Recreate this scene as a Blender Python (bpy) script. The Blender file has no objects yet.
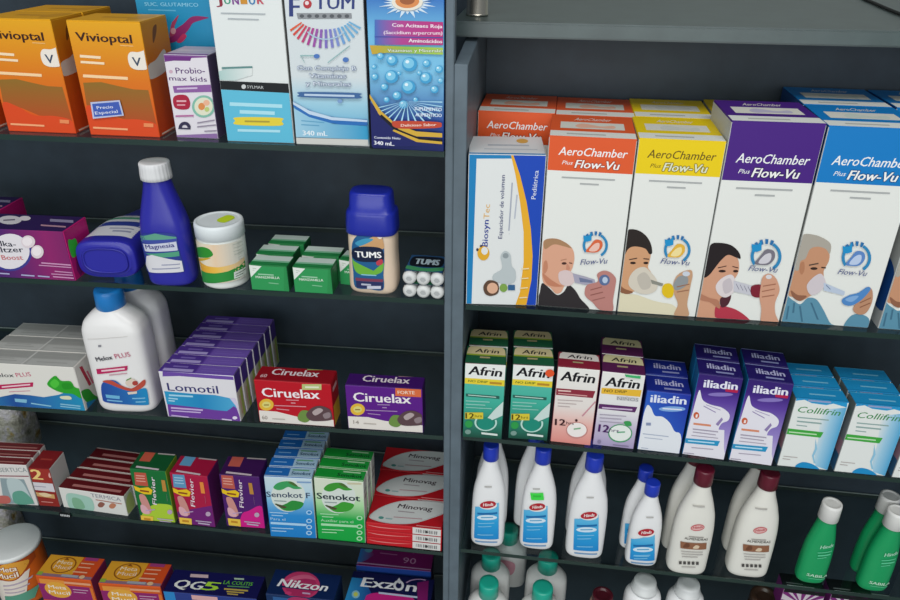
import bpy, bmesh, math, random
from mathutils import Vector, Matrix
random.seed(7)
S = bpy.context.scene
C = S.collection

# ------------------------------------------------------------------ camera
FPX, YAW, PITCH, ROLL = 743.35, 0.1307, 0.484, 0.0091
CAM = Vector((0.091, -0.65, 0.3476))
def cam_axes():
    cy, sy = math.cos(YAW), math.sin(YAW); cp, sp = math.cos(PITCH), math.sin(PITCH)
    f = Vector((-sy*cp, cy*cp, -sp)); r = Vector((cy, sy, 0)); u = r.cross(f)
    cr, sr = math.cos(ROLL), math.sin(ROLL)
    return (cr*r + sr*u), (-sr*r + cr*u), f
RX, UX, FX = cam_axes()
def ray(x, y):
    return FX + RX*((x-450)/FPX) - UX*((y-300)/FPX)
def hit(x, y, p0, n):
    d = ray(x, y); t = (p0-CAM).dot(n)/d.dot(n)
    return CAM + d*t

# ------------------------------------------------------------------ helpers
def lin(c):
    c /= 255.0
    return c/12.92 if c <= 0.04045 else ((c+0.055)/1.055)**2.4
def rgb(h):
    h = h.lstrip('#')
    if len(h) == 3: h = ''.join(ch*2 for ch in h)
    return tuple(lin(int(h[i:i+2], 16)) for i in (0, 2, 4)) + (1.0,)
MATS = {}
def mat(key, rough=0.42, spec=0.25, metal=0.0, alpha=1.0):
    """a printed or moulded colour; key '#rrggbb' or ('g', axis, ((pos, hex), ...)) for a printed colour run over uv"""
    k = (key, rough, spec, metal, alpha)
    if k in MATS: return MATS[k]
    m = bpy.data.materials.new('print' if rough == 0.42 else 'surface'); m.use_nodes = True
    nt = m.node_tree; b = nt.nodes['Principled BSDF']
    b.inputs['Roughness'].default_value = rough
    b.inputs['Specular IOR Level'].default_value = spec
    b.inputs['Metallic'].default_value = metal
    b.inputs['Alpha'].default_value = alpha
    if isinstance(key, str):
        b.inputs['Base Color'].default_value = rgb(key)
    else:
        _, axis, stops = key
        uv = nt.nodes.new('ShaderNodeUVMap'); uv.uv_map = 'UVMap'
        sep = nt.nodes.new('ShaderNodeSeparateXYZ'); nt.links.new(uv.outputs[0], sep.inputs[0])
        r = nt.nodes.new('ShaderNodeValToRGB')
        if axis == 'd':
            ad = nt.nodes.new('ShaderNodeMath'); ad.operation = 'ADD'; nt.links.new(sep.outputs[0], ad.inputs[0]); nt.links.new(sep.outputs[1], ad.inputs[1])
            mu = nt.nodes.new('ShaderNodeMath'); mu.operation = 'MULTIPLY'; mu.inputs[1].default_value = .5; nt.links.new(ad.outputs[0], mu.inputs[0])
            nt.links.new(mu.outputs[0], r.inputs[0])
        else:
            nt.links.new(sep.outputs[0 if axis == 'u' else 1], r.inputs[0])
        els = r.color_ramp.elements
        els[0].position = stops[0][0]; els[0].color = rgb(stops[0][1]); els[1].position = stops[-1][0]; els[1].color = rgb(stops[-1][1])
        for p, h in stops[1:-1]: els.new(p).color = rgb(h)
        nt.links.new(r.outputs[0], b.inputs['Base Color'])
    MATS[k] = m
    return m
def G(axis, *st): return ('g', axis, tuple(st))

def tag(o, label, cat, group=None, kind=None):
    if label: o['label'] = label
    if cat: o['category'] = cat
    if group: o['group'] = group
    if kind: o['kind'] = kind
    return o
def link(name, me, parent=None, label=None):
    o = bpy.data.objects.new(name, me); C.objects.link(o)
    if parent: o.parent = parent
    if label: o['label'] = label
    return o
def frame(origin, ex, ez):
    ex = ex.normalized(); ez = ez.normalized(); ey = ez.cross(ex).normalized(); ez = ex.cross(ey)
    return Matrix(((ex.x, ey.x, ez.x, origin.x), (ex.y, ey.y, ez.y, origin.y), (ex.z, ey.z, ez.z, origin.z), (0, 0, 0, 1)))
def dup(root, vec, label, group=None, skip=()):
    """a copy of a thing with copies of its parts and sub-parts, moved by vec (world)"""
    r = root.copy(); C.objects.link(r); r['label'] = label
    if group: r['group'] = group
    M = root.matrix_world.copy() if root.matrix_world != Matrix() else root.matrix_basis.copy()
    M = root.matrix_basis.copy(); M.translation += vec; r.matrix_basis = M
    for ch in root.children:
        if ch.name.split('.')[0] in skip: continue
        c = ch.copy(); C.objects.link(c); c.parent = r
        for g in ch.children:
            d = g.copy(); C.objects.link(d); d.parent = c
    return r

# ------------------------------------------------------------------ lettering (as outlines of the built-in font)
TG = {}
def glyphs(s, bold):
    k = (s, bold)
    if k in TG: return TG[k]
    cu = bpy.data.curves.new('t', 'FONT'); cu.body = s; cu.size = 1; cu.resolution_u = 2; cu.offset = bold; cu.fill_mode = 'FRONT'
    o = bpy.data.objects.new('t', cu); C.objects.link(o)
    bpy.context.view_layer.update()
    me = o.evaluated_get(bpy.context.evaluated_depsgraph_get()).to_mesh()
    vs = [(v.co.x, v.co.y) for v in me.vertices]; fs = [tuple(p.vertices) for p in me.polygons]
    bpy.data.objects.remove(o); bpy.data.curves.remove(cu)
    x0 = min(v[0] for v in vs); x1 = max(v[0] for v in vs)
    cap = 0.73
    TG[k] = ([((x-x0)/(x1-x0), y/cap) for x, y in vs], fs)
    return TG[k]
def catmull(pts, n=5):
    out = []; m = len(pts)
    for i in range(m):
        p0, p1, p2, p3 = pts[i-1], pts[i], pts[(i+1) % m], pts[(i+2) % m]
        for j in range(n):
            t = j/n
            out.append(tuple(0.5*((2*b) + (-a+c)*t + (2*a-5*b+4*c-d)*t*t + (-a+3*b-3*c+d)*t**3) for a, b, c, d in zip(p0, p1, p2, p3)))
    return out

def uvlayer(bm):
    return bm.loops.layers.uv.get('UVMap') or bm.loops.layers.uv.new('UVMap')
STEP = 0.00004
class Art:
    """collects printed shapes in the plane coordinates (s, t) in metres of a surface and lays them on it"""
    def __init__(self, mapper, pix, W, H, bm, slots, clamp=True, fine=None):
        self.map = mapper; self.pix = pix; self.W = W; self.H = H; self.bm = bm; self.slots = slots
        self.k = 1; self.cr = None; self.clamp = clamp; self.fine = fine; self.uvl = uvlayer(bm)
    def crop(self, ox, oy, s): self.cr = (ox, oy, s); return self
    def norm(self): self.cr = None; return self
    def P(self, x, y):
        if self.cr is None: return (x*self.W, y*self.H)
        ox, oy, s = self.cr
        return self.pix(ox + x/s, oy + y/s)
    def _cl(self, p):
        if not self.clamp: return p
        e = 0.0006
        return (min(max(p[0], e), self.W-e), min(max(p[1], e), self.H-e))
    def raw(self, faces2d, color, rough=0.42, alpha=1.0, uvbox=None):
        m = mat(color, rough, alpha=alpha)
        if m not in self.slots: self.slots.append(m)
        mi = self.slots.index(m); off = self.k*STEP; self.k += 1
        verts, faces = faces2d
        verts = [self._cl(p) for p in verts]
        if self.fine: verts, faces = subdiv(verts, faces, self.fine)
        xs = [v[0] for v in verts]; ys = [v[1] for v in verts]
        ax, bx, ay, by = min(xs), max(xs)+1e-9, min(ys), max(ys)+1e-9
        bv = [self.bm.verts.new(self.map(p[0], p[1], off)) for p in verts]
        for f in faces:
            if len(set(f)) < 3: continue
            try: fc = self.bm.faces.new([bv[i] for i in f])
            except ValueError: continue
            fc.material_index = mi
            for lp, i in zip(fc.loops, f): lp[self.uvl].uv = ((verts[i][0]-ax)/(bx-ax), (verts[i][1]-ay)/(by-ay))
    def poly(self, pts, color, **k):
        p = [self.P(*q) for q in pts]
        a = sum(p[i-1][0]*p[i][1]-p[i][0]*p[i-1][1] for i in range(len(p)))
        if a < 0: p.reverse()
        self.raw((p, [tuple(range(len(p)))]), color, **k)
    def blob(self, pts, color, **k): self.poly(catmull(pts), color, **k)
    def rect(self, x0, y0, x1, y1, color, **k): self.poly([(x0, y0), (x1, y0), (x1, y1), (x0, y1)], color, **k)
    def bar(self, x0, y0, x1, y1, h, color, **k): self.poly([(x0, y0-h/2), (x1, y1-h/2), (x1, y1+h/2), (x0, y0+h/2)], color, **k)
    def ell(self, cx, cy, rx, ry, color, n=28, rot=0, **k):
        c, s = math.cos(rot), math.sin(rot)
        self.poly([(cx+rx*math.cos(a)*c-ry*math.sin(a)*s, cy+rx*math.cos(a)*s+ry*math.sin(a)*c) for a in [i*2*math.pi/n for i in range(n)]], color, **k)
    def arc(self, cx, cy, r0, r1, a0, a1, color, sy=1.0, n=20, **k):
        A = [math.radians(a0+(a1-a0)*i/n) for i in range(n+1)]
        self.poly([(cx+r1*math.cos(a), cy-sy*r1*math.sin(a)) for a in A] + [(cx+r0*math.cos(a), cy-sy*r0*math.sin(a)) for a in reversed(A)], color, **k)
    def text(self, s, x0, y0, x1, y1, h, color, bold=0.0, shear=0.0, up=None, outline=None, **k):
        """baseline runs (x0,y0)-(x1,y1); h = capital height in the same units"""
        b0 = Vector(self.P(x0, y0)); b1 = Vector(self.P(x1, y1)); e = b1-b0; L = e.length; e = e/L; pr = Vector((-e.y, e.x))
        if up is None: up = (0, h) if self.cr is None else (0, -h)
        hh = abs((Vector(self.P(x0+up[0], y0+up[1]))-b0).dot(pr))
        d = bold*.95*hh
        if outline:
            o_ = .085*hh+d
            for dx, dy in ((-o_, 0), (o_, 0), (0, o_*.8), (0, -o_*.8), (-o_*.7, -o_*.6), (o_*.7, o_*.6), (-o_*.7, o_*.6), (o_*.7, -o_*.6)):
                self._text(s, b0+e*dx+pr*dy, e, pr, L, hh, outline, 0, shear); self.k -= .55
        for dx in ((0,) if bold < .008 else ((-d, 0, d) if bold < .025 else (-d, -d*.5, 0, d*.5, d))):
            self._text(s, b0+e*dx, e, pr, L, hh, color, 0, shear); self.k -= .6
    def _text(self, s, b0, e, pr, L, hh, color, bold, shear):
        vs, fs = glyphs(s, 0)
        v2 = [tuple(b0 + e*(x*L + shear*y*hh) + pr*(y*hh)) for x, y in vs]
        self.raw((v2, fs), color)

def subdiv(verts, faces, step):
    b = bmesh.new(); bv = [b.verts.new((x, y, 0)) for x, y in verts]
    for f in faces:
        if len(set(f)) < 3: continue
        try: b.faces.new([bv[i] for i in f])
        except ValueError: pass
    bmesh.ops.triangulate(b, faces=b.faces[:])
    for _ in range(6):
        ed = [e for e in b.edges if e.calc_length() > step]
        if not ed: break
        bmesh.ops.subdivide_edges(b, edges=ed, cuts=1)
        bmesh.ops.triangulate(b, faces=[f for f in b.faces if len(f.verts) > 3])
    b.verts.index_update()
    out = ([(v.co.x, v.co.y) for v in b.verts], [tuple(v.index for v in f.verts) for f in b.faces])
    b.free(); return out

def boxmesh(bm, x0, x1, y0, y1, z0, z1, cols, slots, bev=0.0005):
    """a bevelled box; cols maps a face name to its printed colour"""
    vs = [bm.verts.new((x, y, z)) for z in (z0, z1) for y in (y0, y1) for x in (x0, x1)]
    F = [bm.faces.new([vs[i] for i in q]) for q in ((0, 1, 5, 4), (3, 2, 6, 7), (2, 0, 4, 6), (1, 3, 7, 5), (4, 5, 7, 6), (2, 3, 1, 0))]
    r = bmesh.ops.bevel(bm, geom=list({e for f in F for e in f.edges}), offset=bev, segments=1, affect='EDGES')
    uvl = uvlayer(bm)
    for f in bm.faces:
        n = f.normal; f.normal_update(); n = f.normal
        ax = max(range(3), key=lambda i: abs(n[i]))
        nm = {(0, 1): 'right', (0, -1): 'left', (1, 1): 'back', (1, -1): 'front', (2, 1): 'top', (2, -1): 'bottom'}[(ax, 1 if n[ax] > 0 else -1)]
        m = mat(cols.get(nm, cols['front']))
        if m not in slots: slots.append(m)
        f.material_index = slots.index(m)
        for lp in f.loops:
            c = lp.vert.co; u = (c.x-x0)/(x1-x0); v = (c.z-z0)/(z1-z0); d = (c.y-y0)/(y1-y0)
            lp[uvl].uv = (u, v) if ax == 1 else ((d, v) if ax == 0 else (u, d))

# ------------------------------------------------------------------ shelves: front edge through two sighted points
PHI = 0.0231
SH = {}
def shelf_def(name, pa, pb, phi, x0, x1, depth):
    n = Vector((-math.sin(phi), math.cos(phi), 0))
    A = hit(pa[0], pa[1], Vector((0, 0, 0)), n); B = hit(pb[0], pb[1], Vector((0, 0, 0)), n)
    s = (B.z-A.z)/(B.x-A.x)
    SH[name] = dict(z=A.z-s*A.x, s=s, phi=phi, x0=x0, x1=x1, depth=depth, n=Vector((-s, 0, 1)).normalized(), p=A)
LX0, LX1, RX0, RX1 = -0.80, 0.0, 0.021, 0.62
shelf_def('L1', (0, 133.5), (445, 151), PHI, LX0, LX1, .172)
shelf_def('L2', (0, 277), (445, 299.5), PHI, LX0, LX1, .172)
shelf_def('L3', (0, 405), (445, 435.5), PHI, LX0, LX1, .172)
shelf_def('L4', (0, 505), (445, 552), PHI, LX0, LX1, .172)
shelf_def('R1', (464, 304), (900, 334), 0, RX0, RX1, .172)
shelf_def('R2', (463, 435), (900, 478), 0, RX0, RX1, .172)
shelf_def('R3', (461, 548), (900, 597), 0, RX0, RX1, .172)
SH['L5'] = dict(SH['L4'], z=-0.575, s=0.0, n=Vector((0, 0, 1)), p=Vector((0, 0, -0.575)))
SH['R4'] = dict(SH['R3'], z=-0.515, s=0.0, n=Vector((0, 0, 1)), p=Vector((0, 0, -0.515)))
def on(name, x, y):
    return hit(x, y, SH[name]['p'], SH[name]['n'])

# ------------------------------------------------------------------ cartons
class Carton:
    def __init__(self, shelf, bl, br, tl, tb=None, d=None, name='medicine_carton', label='', cat='box', group=None,
                 cols=None, flap='top', lift=0.0, kind=None, dpx=None, right=False):
        sh = SH[shelf]; up = sh['n']
        A = on(shelf, *bl); B = on(shelf, *br)
        if lift:
            A = hit(bl[0], bl[1], sh['p']+up*lift, up); B = hit(br[0], br[1], sh['p']+up*lift, up)
        self.w = (B-A).length; ex = (B-A)/self.w; ey = up.cross(ex).normalized()
        T = hit(tl[0], tl[1], A, ey); self.h = (T-A).dot(up)
        if tb:
            Q = hit(tb[0], tb[1], A+up*self.h, up); d = (Q-A).dot(ey)
        self._make(A, ex, ey, up, d, name, label, cat, group, cols, flap)
    @classmethod
    def from_top(cls, shelf, ftl, ftr, yf, tb, **k):
        """the foot is out of sight: front face stands at depth yf, the top is sighted"""
        self = cls.__new__(cls); sh = SH[shelf]; up = sh['n']; ph = sh['phi']
        nn = Vector((-math.sin(ph), math.cos(ph), 0)); p0 = nn*yf
        A = hit(ftl[0], ftl[1], p0, nn); B = hit(ftr[0], ftr[1], A, up); 
        self.w = (B-A).length; ex = (B-A)/self.w; ey = up.cross(ex).normalized()
        self.h = (A-sh['p']).dot(up); Q = hit(tb[0], tb[1], A, up); d = (Q-A).dot(ey)
        A = A-up*self.h
        k.setdefault('name', 'medicine_carton'); k.setdefault('cat', 'box'); k.setdefault('group', None); k.setdefault('flap', 'top')
        self._make(A, ex, ey, up, d, k['name'], k['label'], k['cat'], k['group'], k['cols'], k['flap'])
        return self
    def _make(self, A, ex, ey, up, d, name, label, cat, group, cols, flap):
        self.d = d; w, h = self.w, self.h; self.ex, self.ey, self.up = ex, ey, up
        self.A = A
        org = A + ex*(w/2) + ey*(d/2)
        self.root = bpy.data.objects.new(name, None); C.objects.link(self.root)
        self.root.empty_display_size = .02
        self.root.matrix_basis = frame(org, ex, up)
        tag(self.root, label, cat, group)
        cols = cols if isinstance(cols, dict) else {'front': cols}
        self.flap = flap; T = 0.0009
        self.parts = {}
        self.bm = bmesh.new(); self.slots = []
        x0, x1, y0, y1, z1 = -w/2, w/2, -d/2, d/2, h
        if flap == 'top': z1 = h-T
        if flap == 'right': x1 = w/2-T
        if flap == 'left': x0 = -w/2+T
        boxmesh(self.bm, x0, x1, y0, y1, 0, z1, cols, self.slots)
        self.fb = None
        if flap:
            self.fb = bmesh.new(); self.fs = []
            fc = dict(cols); e = .0003
            if flap == 'top': boxmesh(self.fb, -w/2+e, w/2-e, y0+e, y1-e, h-T+.00004, h, {'front': cols.get('top', cols['front'])}, self.fs, .0002)
            if flap == 'right': boxmesh(self.fb, w/2-T+.00004, w/2, y0+e, y1-e, e, h-e, {'front': cols.get('right', cols['front'])}, self.fs, .0002)
            if flap == 'left': boxmesh(self.fb, -w/2, -w/2+T-.00004, y0+e, y1-e, e, h-e, {'front': cols.get('left', cols['front'])}, self.fs, .0002)
        self.extra = []
        print('CARTON %-26s w%.3f h%.3f d%.3f at %.3f %.3f %.3f | %s' % (name, w, h, d, org.x, org.y, org.z, label[:40]))
    def face(self, f, sticker=None):
        w, h, d = self.w, self.h, self.d; A, ex, ey, up = self.A, self.ex, self.ey, self.up
        bm, sl = self.bm, self.slots
        if f == self.flap: bm, sl = self.fb, self.fs
        if sticker:
            bm = bmesh.new(); sl = []; self.extra.append((sticker, bm, sl))
        if f == 'front':
            mp = lambda s, t, o: (s-w/2, -d/2-o, t)
            px = lambda x, y: ((lambda q: ((q-A).dot(ex), (q-A).dot(up)))(hit(x, y, A, ey)))
            W, H = w, h
        elif f == 'top':
            mp = lambda s, t, o: (s-w/2, t-d/2, h+o)
            B = A+up*h
            px = lambda x, y: ((lambda q: ((q-A).dot(ex), (q-A).dot(ey)))(hit(x, y, B, up)))
            W, H = w, d
        elif f == 'right':
            mp = lambda s, t, o: (w/2+o, s-d/2, t)
            B = A+ex*w
            px = lambda x, y: ((lambda q: ((q-A).dot(ey), (q-A).dot(up)))(hit(x, y, B, ex)))
            W, H = d, h
        else:
            mp = lambda s, t, o: (-w/2-o, d/2-s, t)
            px = lambda x, y: ((lambda q: (d-(q-A).dot(ey), (q-A).dot(up)))(hit(x, y, A, ex)))
            W, H = d, h
        a = Art(mp, px, W, H, bm, sl)
        if sticker: a.k = 40
        return a
    def done(self):
        def fin(name, bm, sl, label=None):
            me = bpy.data.meshes.new(name); bm.to_mesh(me); bm.free()
            for m in sl: me.materials.append(m)
            return link(name, me, self.root, label)
        fin('carton_body', self.bm, self.slots)
        if self.fb: fin('end_flap' if self.flap in ('right', 'left') else 'top_flap', self.fb, self.fs)
        for st, bm, sl in self.extra:
            fin(st[0], bm, sl, st[1])
        return self
    def copy(self, label, dx=0, dy=0, dz=0, px=None, group=None, skip=(), rz=0):
        """px: where the copy's top front left corner is seen"""
        if px:
            T = self.A+self.up*self.h; q = hit(px[0], px[1], T, self.up); v = q-T
            dx, dy = v.dot(self.ex), v.dot(self.ey)
        v = self.ex*dx + self.ey*dy + self.up*dz
        r = dup(self.root, v, label, group, skip)
        if rz: r.matrix_basis = r.matrix_basis @ Matrix.Rotation(rz, 4, 'Z')
        print('   copy dx %.3f dy %.3f  | %s' % (dx, dy, label[:50]))
        return r

# ------------------------------------------------------------------ bottles: lofted from superellipse sections
def loft(bm, secs, slots, m, n=44, cap0=True, cap1=True, axis='z'):
    if m not in slots: slots.append(m)
    mi = slots.index(m); rings = []
    for s in secs:
        z, rx, ry = s[0], s[1], s[2]; p = s[3] if len(s) > 3 else 2.0
        ring = []
        for i in range(n):
            a = 2*math.pi*i/n; c, sn = math.cos(a), math.sin(a)
            x = rx*math.copysign(abs(c)**(2/p), c); y = ry*math.copysign(abs(sn)**(2/p), sn)
            ring.append(bm.verts.new((x, y, z)))
        rings.append(ring)
    for a, b in zip(rings, rings[1:]):
        for i in range(n):
            f = bm.faces.new((a[i], a[(i+1) % n], b[(i+1) % n], b[i])); f.material_index = mi; f.smooth = True
    if cap0: f = bm.faces.new(list(reversed(rings[0]))); f.material_index = mi
    if cap1: f = bm.faces.new(rings[-1]); f.material_index = mi
def spline_secs(keys, n=30):
    """smooth (monotone-ish) interpolation of key sections"""
    out = []
    for i in range(len(keys)-1):
        a, b = keys[i], keys[i+1]
        k = 6
        for j in range(k):
            t = j/k; out.append(tuple(u+(v-u)*t for u, v in zip(a, b)))
    out.append(keys[-1])
    for _ in range(3):
        sm = [out[0]]
        for i in range(1, len(out)-1): sm.append(tuple((out[i-1][c]+2*out[i][c]+out[i+1][c])/4 for c in range(len(out[i]))))
        sm.append(out[-1]); out = sm
    return out
class Bottle:
    """keys: (z/H, rx/R, ry/R, p) of the body; caps: list of (z/H, r/R[, ry/R])"""
    def __init__(self, shelf, foot, halfw, top, R_y, keys, cap, body_mat, cap_mat, name, label, cat='bottle', group=None, rz=0.0,
                 ycenter=None, ribs=0, smooth=True, cap_label=None, lie=False, H=None, Rm=None, capname='cap'):
        sh = SH[shelf]; up = sh['n']
        self.rz = rz
        if ycenter is None:
            A = on(shelf, *foot)
            zc = (A-CAM).dot(FX); R = Rm or halfw/FPX*zc
            cen = A + Vector((0, R*R_y*0.9, 0)); cen.z = sh['p'].z + (cen.x-sh['p'].x)*sh['s']
            T = hit(top[0], top[1], cen, Vector((0, 1, 0))); self.H = H or T.z-cen.z
        else:
            T = hit(top[0], top[1], Vector((0, ycenter, 0)), Vector((0, 1, 0)))
            zc = (T-CAM).dot(FX); R = Rm or halfw/FPX*zc
            cen = Vector((T.x, ycenter, sh['p'].z + (T.x-sh['p'].x)*sh['s'])); self.H = T.z-cen.z
        self.R = R; self.Ry = R*R_y; self.cen = cen
        self.root = bpy.data.objects.new(name, None); C.objects.link(self.root); self.root.empty_display_size = .02
        ex = Vector((math.cos(rz), math.sin(rz), 0)); self.ex = ex; self.ey = Vector((-math.sin(rz), math.cos(rz), 0))
        self.root.matrix_basis = frame(cen, ex, Vector((0, 0, 1)))
        tag(self.root, label, cat, group)
        H_ = self.H
        self.keys = [(k[0]*H_, k[1]*R, k[2]*R*R_y, k[3]) for k in keys]
        self.secs = spline_secs(self.keys) if smooth else self.keys
        bm = bmesh.new(); sl = []
        loft(bm, self.secs, sl, body_mat)
        self.fin(name.split('_')[-1]+'_body' if False else 'bottle_body', bm, sl)
        if cap:
            bm = bmesh.new(); sl = []
            cs = [(c[0]*H_, c[1]*R, (c[2] if len(c) > 2 else c[1])*R, c[3] if len(c) > 3 else 2.0) for c in cap]
            if ribs: ribloft(bm, cs, sl, cap_mat, ribs)
            else: loft(bm, cs, sl, cap_mat)
            self.fin(capname, bm, sl, cap_label)
        self.capz = H_
        self.lab = None
        print('BOTTLE %-20s R%.4f H%.3f at %.3f %.3f %.3f | %s' % (name, R, H_, cen.x, cen.y, cen.z, label[:40]))
    def fin(self, name, bm, sl, label=None, parent=None):
        bmesh.ops.recalc_face_normals(bm, faces=bm.faces[:]) if name != 'label' else None
        me = bpy.data.meshes.new(name); bm.to_mesh(me); bm.free()
        for m in sl: me.materials.append(m)
        return link(name, me, parent or self.root, label)
    def surf(self, x, z):
        ks = self.secs
        if z <= ks[0][0]: rx, ry, p = ks[0][1:4]
        elif z >= ks[-1][0]: rx, ry, p = ks[-1][1:4]
        else:
            for a, b in zip(ks, ks[1:]):
                if a[0] <= z <= b[0]:
                    t = (z-a[0])/max(b[0]-a[0], 1e-9); rx, ry, p = [a[i]+(b[i]-a[i])*t for i in (1, 2, 3)]; break
        q = min(abs(x)/rx, .985)
        return -ry*(1-q**p)**(1/p), rx
    def label(self, tmax=9.0):
        bm = bmesh.new(); sl = []
        def mp(s, t, o):
            t = min(t, tmax); y, rx = self.surf(s, t); s = max(-rx*.985, min(rx*.985, s))
            # push outwards along the rough outward direction
            n = Vector((s/(rx*rx), y/(self.Ry*self.Ry+1e-9), 0)); n.normalize()
            return (s+n.x*(o+.0007), y+n.y*(o+.0007), t)
        def px(x, y):
            yy = -self.Ry*.9; xs = z = 0
            for _ in range(5):
                q = hit(x, y, self.cen+self.ey*yy, self.ey); xs = (q-self.cen).dot(self.ex); z = q.z-self.cen.z
                yy = self.surf(xs, z)[0]
            return (xs, z)
        self.lab = (bm, sl)
        return Art(mp, px, self.R, self.H, bm, sl, clamp=False, fine=0.003)
    def done(self, name='label', lab=None):
        if self.lab: self.fin(name, self.lab[0], self.lab[1], lab); self.lab = None
        return self
    def copy(self, label, v=None, px=None, group=None, skip=(), rz=0):
        if px:
            T = self.cen+Vector((0, 0, self.H)); q = hit(px[0], px[1], T, Vector((0, 0, 1))); v = q-T
        r = dup(self.root, v, label, group, skip)
        if rz: r.matrix_basis = r.matrix_basis @ Matrix.Rotation(rz, 4, 'Z')
        print('   bcopy %s | %s' % ([round(c, 3) for c in v], label[:50]))
        return r
def ribloft(bm, secs, slots, m, ribs, n=192):
    if m not in slots: slots.append(m)
    rings = []
    for k, s in enumerate(secs):
        ring = []
        for i in range(n):
            a = 2*math.pi*i/n; rr = 1.0 - (0.012 if (i*ribs//n) % 2 and 0 < k < len(secs)-1 else 0)
            ring.append(bm.verts.new((s[1]*rr*math.cos(a), s[2]*rr*math.sin(a), s[0])))
        rings.append(ring)
    for a, b in zip(rings, rings[1:]):
        for i in range(n): bm.faces.new((a[i], a[(i+1) % n], b[(i+1) % n], b[i])).smooth = True
    bm.faces.new(rings[-1]); bm.faces.new(list(reversed(rings[0])))
# ------------------------------------------------------------------ setting and cabinets
def wood(name, col, rough, spec, var=0.12, scale=40):
    m = bpy.data.materials.new(name); m.use_nodes = True; nt = m.node_tree; b = nt.nodes['Principled BSDF']
    tc = nt.nodes.new('ShaderNodeTexCoord'); nz = nt.nodes.new('ShaderNodeTexNoise'); nz.inputs['Scale'].default_value = scale
    nz.inputs['Detail'].default_value = 4
    nt.links.new(tc.outputs['Object'], nz.inputs['Vector'])
    r = nt.nodes.new('ShaderNodeValToRGB'); c = rgb(col)
    r.color_ramp.elements[0].position = .3; r.color_ramp.elements[1].position = .7
    r.color_ramp.elements[0].color = tuple(x*(1-var) for x in c[:3])+(1,); r.color_ramp.elements[1].color = tuple(x*(1+var) for x in c[:3])+(1,)
    nt.links.new(nz.outputs['Fac'], r.inputs[0]); nt.links.new(r.outputs[0], b.inputs['Base Color'])
    b.inputs['Roughness'].default_value = rough; b.inputs['Specular IOR Level'].default_value = spec
    bp = nt.nodes.new('ShaderNodeBump'); bp.inputs['Strength'].default_value = .03; bp.inputs['Distance'].default_value = .001
    nt.links.new(nz.outputs['Fac'], bp.inputs['Height']); nt.links.new(bp.outputs[0], b.inputs['Normal'])
    return m
M_GREY = wood('grey_laminate', '#5b6972', .45, .4)
M_TOP = wood('counter_laminate', '#445251', .3, .6)
M_BACK = wood('charcoal_laminate', '#2f3a43', .45, .3)
M_FLOOR = wood('floor_tile', '#8d8a84', .3, .4, .1, 3)
M_WALL = wood('wall_paint', '#a7aca8', .7, .2, .03, 5)
def glass():
    m = bpy.data.materials.new('shelf_glass'); m.use_nodes = True; nt = m.node_tree; nt.nodes.clear()
    o = nt.nodes.new('ShaderNodeOutputMaterial'); mx = nt.nodes.new('ShaderNodeMixShader')
    t = nt.nodes.new('ShaderNodeBsdfTransparent'); t.inputs[0].default_value = (.84, .89, .88, 1)
    g = nt.nodes.new('ShaderNodeBsdfGlossy'); g.inputs['Roughness'].default_value = .04; g.inputs[0].default_value = (.9, .95, .95, 1)
    f = nt.nodes.new('ShaderNodeFresnel'); f.inputs[0].default_value = 1.45
    gm = nt.nodes.new('ShaderNodeNewGeometry'); iv = nt.nodes.new('ShaderNodeMath'); iv.operation = 'SUBTRACT'; iv.inputs[0].default_value = 1.0
    ml = nt.nodes.new('ShaderNodeMath'); ml.operation = 'MULTIPLY'   # pane reflects at its outer faces only
    nt.links.new(gm.outputs['Backfacing'], iv.inputs[1]); nt.links.new(iv.outputs[0], ml.inputs[0]); nt.links.new(f.outputs[0], ml.inputs[1])
    nt.links.new(ml.outputs[0], mx.inputs[0]); nt.links.new(t.outputs[0], mx.inputs[1]); nt.links.new(g.outputs[0], mx.inputs[2]); nt.links.new(mx.outputs[0], o.inputs[0])
    return m
M_GLASS = glass()
M_EDGE = mat('#1c332e', .25, .6)
M_BEDGE = mat('#26332f', .3, .4)
def box_obj(name, a, b, m, parent=None, bev=.0008, label=None):
    bm = bmesh.new(); bmesh.ops.create_cube(bm, size=1)
    for v in bm.verts: v.co = Vector([(a[i]+b[i])/2 + v.co[i]*(b[i]-a[i]) for i in range(3)])
    if bev: bmesh.ops.bevel(bm, geom=bm.edges[:], offset=bev, segments=2, affect='EDGES')
    me = bpy.data.meshes.new(name); bm.to_mesh(me); bm.free(); me.materials.append(m)
    return link(name, me, parent, label)
def empty(name, loc, label, cat, group=None):
    o = bpy.data.objects.new(name, None); C.objects.link(o); o.location = loc; o.empty_display_size = .05
    return tag(o, label, cat, group)
FZ = -1.15
def prism_obj(name, pts, x0, x1, m, parent=None):
    """outline in (y, z), extruded along x"""
    bm = bmesh.new(); A = [bm.verts.new((x0, y, z)) for y, z in pts]; B = [bm.verts.new((x1, y, z)) for y, z in pts]
    bm.faces.new(A); bm.faces.new(list(reversed(B)))
    for i in range(len(pts)): bm.faces.new((A[i], B[i], B[(i+1) % len(pts)], A[(i+1) % len(pts)]))
    bmesh.ops.recalc_face_normals(bm, faces=bm.faces[:])
    bmesh.ops.bevel(bm, geom=bm.edges[:], offset=.0006, segments=1, affect='EDGES')
    me = bpy.data.meshes.new(name); bm.to_mesh(me); bm.free(); me.materials.append(m)
    return link(name, me, parent)
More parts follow.
